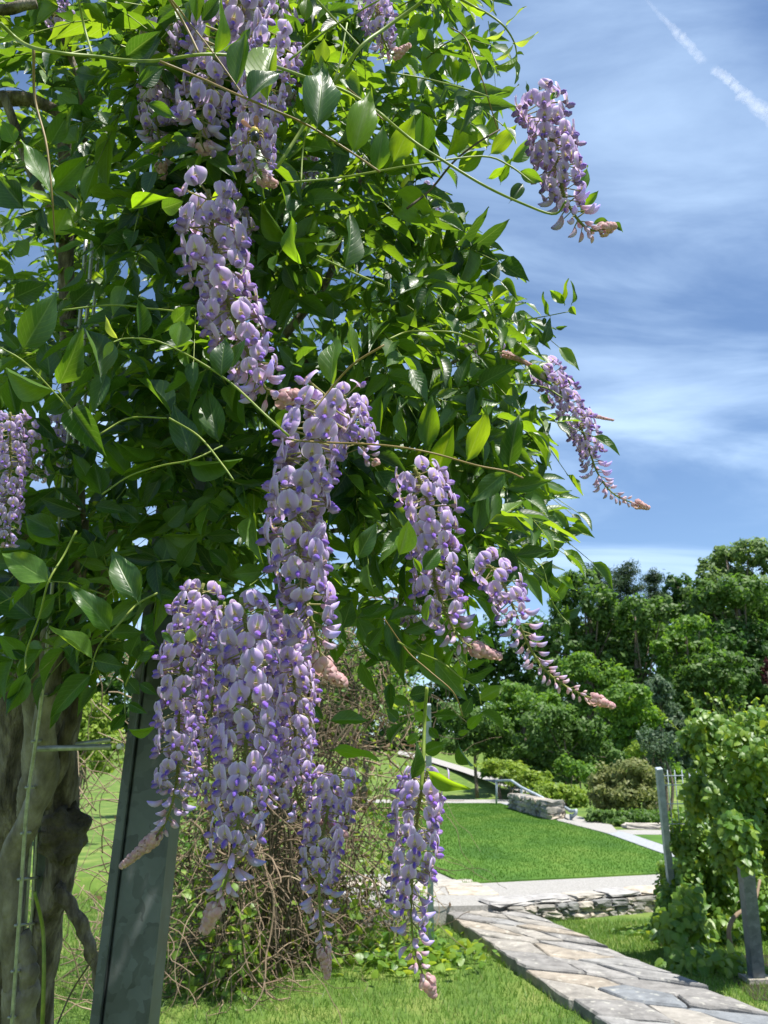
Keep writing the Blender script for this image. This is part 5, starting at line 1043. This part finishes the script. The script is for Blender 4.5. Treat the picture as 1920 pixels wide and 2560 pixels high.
raceme(D((520, 1290), (540, 1420), (535, 1560), (522, 1700), (512, 1800), (492, 1890), (468, 1950), (440, 2015)), .68, 90, .72, .90, True, 1.05, 'broad violet cluster ending in a pink bud tip below the rest')
raceme(D((440, 1260), (402, 1380), (388, 1500), (385, 1620), (378, 1710), (350, 1790), (300, 1840), (262, 1872)), .74, 68, .68, .84, True, 1.05, 'violet cluster whose pink tip lies across the steel post')
raceme(D((610, 1320), (632, 1430), (638, 1560), (635, 1680), (655, 1750), (700, 1782), (752, 1806)), .80, 64, .74, .84, True, 1.0)
raceme(D((485, 1300), (470, 1420), (455, 1560), (450, 1680), (440, 1740)), .82, 58, .88, .98, False, .9)
raceme(D((585, 1330), (590, 1450), (588, 1570), (575, 1690), (570, 1760)), .84, 56, .88, .98, False, .9)
raceme(D((725, 1660), (708, 1750), (692, 1850), (690, 1950), (698, 2030), (708, 2112)), .78, 66, .52, .86, True, .95, 'lower cluster fading to grey pink buds over the dry twigs')
raceme(D((925, 1660), (905, 1740), (896, 1840), (888, 1950), (898, 2060), (938, 2155)), .74, 72, .60, .91, True, .95, 'violet cluster at the bottom hanging on a bare green stalk')
raceme(D((895, 1010), (925, 1090), (935, 1180), (940, 1260), (965, 1330), (1005, 1390), (1080, 1418)), .78, 78, .66, .86, True, 1.05, 'lavender cluster right of the longest one with a pink tip')
raceme(D((1040, 1205), (1080, 1250), (1108, 1310), (1140, 1390), (1180, 1450), (1240, 1492), (1325, 1526)), .80, 62, .30, .88, True, .9, 'half open cluster bending right with many pink buds')
raceme(D((1165, 200), (1188, 290), (1208, 370), (1218, 420), (1245, 470), (1280, 498), (1328, 488)), 1.0, 72, .66, .91, False, 1.25, 'pale cluster standing alone against the sky at the upper right')
raceme(D((1170, 790), (1220, 860), (1262, 940), (1290, 1020), (1330, 1070), (1402, 1098)), 1.15, 46, .58, .92, False, 1.05, 'slim violet cluster curving against the sky at the right')
raceme(D((1075, 760), (1120, 776), (1165, 800)), 1.15, 26, .02, .10, False, 1, 'closed tan bud cone beside the slim violet cluster', tipsize=1.2)
raceme(D((1262, 890), (1290, 900), (1325, 908)), 1.2, 20, .02, .10, False, 1, None, tipsize=1.1)
raceme(D((355, 50), (342, 150), (338, 240), (345, 320), (352, 385)), .95, 60, .76, .90, False, 1.1)
raceme(D((535, -30), (490, 60), (462, 150), (440, 240), (432, 300), (445, 325)), .88, 92, .84, .97, False, 1.1, 'wide lilac cluster at the upper left behind the curved green stem')
raceme(D((600, 70), (578, 160), (556, 250), (545, 320), (562, 380), (595, 398)), .80, 74, .78, .90, False, 1.1, 'lilac cluster that the black and yellow bee sits on')
raceme(D((590, 10), (600, 90), (605, 170), (585, 240)), 1.0, 66, .9, .97, False, 1.1)
raceme(D((430, -20), (400, 60), (380, 130)), 1.05, 60, .9, .97, False, 1.1)
raceme(D((800, -30), (815, 30), (826, 80), (848, 118), (885, 98)), .86, 48, .62, .80, False, 1.05, 'violet cluster cut off by the top edge with a pink tip')
raceme(D((22, 890), (22, 990), (18, 1080), (14, 1180)), .85, 44, .93, .98, False, 1.0, 'lilac cluster cut off by the left edge')
raceme(D((50, 900), (66, 950), (70, 1000), (95, 1040)), .88, 34, .95, .98, False, .35)
raceme(D((1035, 730), (1020, 770), (1015, 830)), 1.5, 36, .8, .95, False, .9)
raceme(D((920, 400), (935, 480), (945, 540)), 1.6, 26, .6, .95, False, .9)
raceme(D((470, 430), (505, 480), (520, 540)), .95, 60, .9, .98, False, .9)
raceme(D((130, 900), (120, 960), (110, 1000)), 1.15, 40, .9, .98, False, .9)
raceme(D((670, 300), (662, 350), (668, 400)), 1.2, 36, .8, .97, False, .9)
raceme(D((90, -10), (110, 30), (200, 50)), 1.25, 40, .9, .98, False, .9)
raceme(D((875, 1290), (890, 1340), (915, 1380)), 1.1, 36, .5, .95, False, .9)

# ------------------------------------------------------------------ the bee
def bee():
    d = .735; c = P(637, 334, d); root = tag(empty('carpenter_bee', tuple(c)), 'black and yellow bee with amber wings on an upper lilac cluster', 'bee')
    ax = nrm(P(637, 318, d+.006)-P(640, 352, d)); side = nrm(np.cross(ax, FW)); up = np.cross(side, ax)
    if np.dot(up, FW) > 0: up = -up; side = -side
    st = [(-.0095, .0004), (-.0085, .0022), (-.0060, .0040), (-.0030, .0046), (-.0008, .0040), (.0004, .0026), (.0012, .0036), (.0032, .0043), (.0055, .0036), (.0066, .0020), (.0074, .0026), (.0090, .0024), (.0098, .0006)]
    pts = np.array([c+ax*s for s, _ in st]); V, f = tube(pts, [1]*len(st), 14); rr = np.repeat([r for _, r in st], 14)[:, None]; cr = np.repeat(pts, 14, axis=0); V = cr+(V-cr)*rr
    s = np.repeat([s for s, _ in st], 14); col = np.where(((s > .0008) & (s < .0062))[:, None], np.array((.62, .47, .10)), np.array((.008, .008, .010)))
    m, nt, N, L, out = newmat('bee_body'); at = N('ShaderNodeAttribute'); at.attribute_name = 'Col'; pb = N('ShaderNodeBsdfPrincipled'); pb.inputs['Roughness'].default_value = .25; L(at.outputs['Color'], pb.inputs['Base Color']); L(pb.outputs[0], out.inputs[0])
    put('body', mesh_data('body', V, f, col=col), m, root)
    mw, nt, N, L, out = newmat('bee_wing'); pb = N('ShaderNodeBsdfPrincipled'); pb.inputs['Base Color'].default_value = (.30, .13, .05, 1); pb.inputs['Roughness'].default_value = .3; tp = N('ShaderNodeBsdfTransparent'); tp.inputs[0].default_value = (.8, .5, .3, 1); mx = N('ShaderNodeMixShader'); mx.inputs[0].default_value = .65; L(tp.outputs[0], mx.inputs[1]); L(pb.outputs[0], mx.inputs[2]); L(mx.outputs[0], out.inputs[0])
    for sg, ang in ((-1, .85), (1, .15)):
        dirv = nrm(ax*math.cos(ang)+side*sg*math.sin(ang)+up*.35); w = nrm(np.cross(dirv, up)); b = c+ax*.003+side*sg*.002+up*.003; VV = []
        for s_, hw in ((0, .0006), (.25, .0015), (.5, .0024), (.75, .0028), (.93, .0018), (1, .0004)): VV += [b+dirv*.0125*s_-w*hw, b+dirv*.0125*s_+up*.0003, b+dirv*.0125*s_+w*hw]
        put('wing', mesh_data('wing', VV, [np.array([(3*i+j, 3*i+j+1, 3*i+4+j, 3*i+3+j) for i in range(5) for j in range(2)])]), mw, root)
    ml = noise_mat('bee_leg', [(.4, (.10, .07, .02)), (.6, (.35, .26, .06))], 400, .6, 0)
    for sg in (-1, 1):
        for k, off in enumerate((.0045, .0022, -.0005)):
            a = c+ax*off+side*sg*.003-up*.002; b = a+side*sg*.0035+ax*(.001-.0015*k); e = b+side*sg*.0012-ax*(.002+.0018*k)-up*.002
            V, f = tube(spline([a, b, e], 7), [.0008, .0009, .0004], 5); put('leg', mesh_data('leg', V, f), ml, root)
bee()
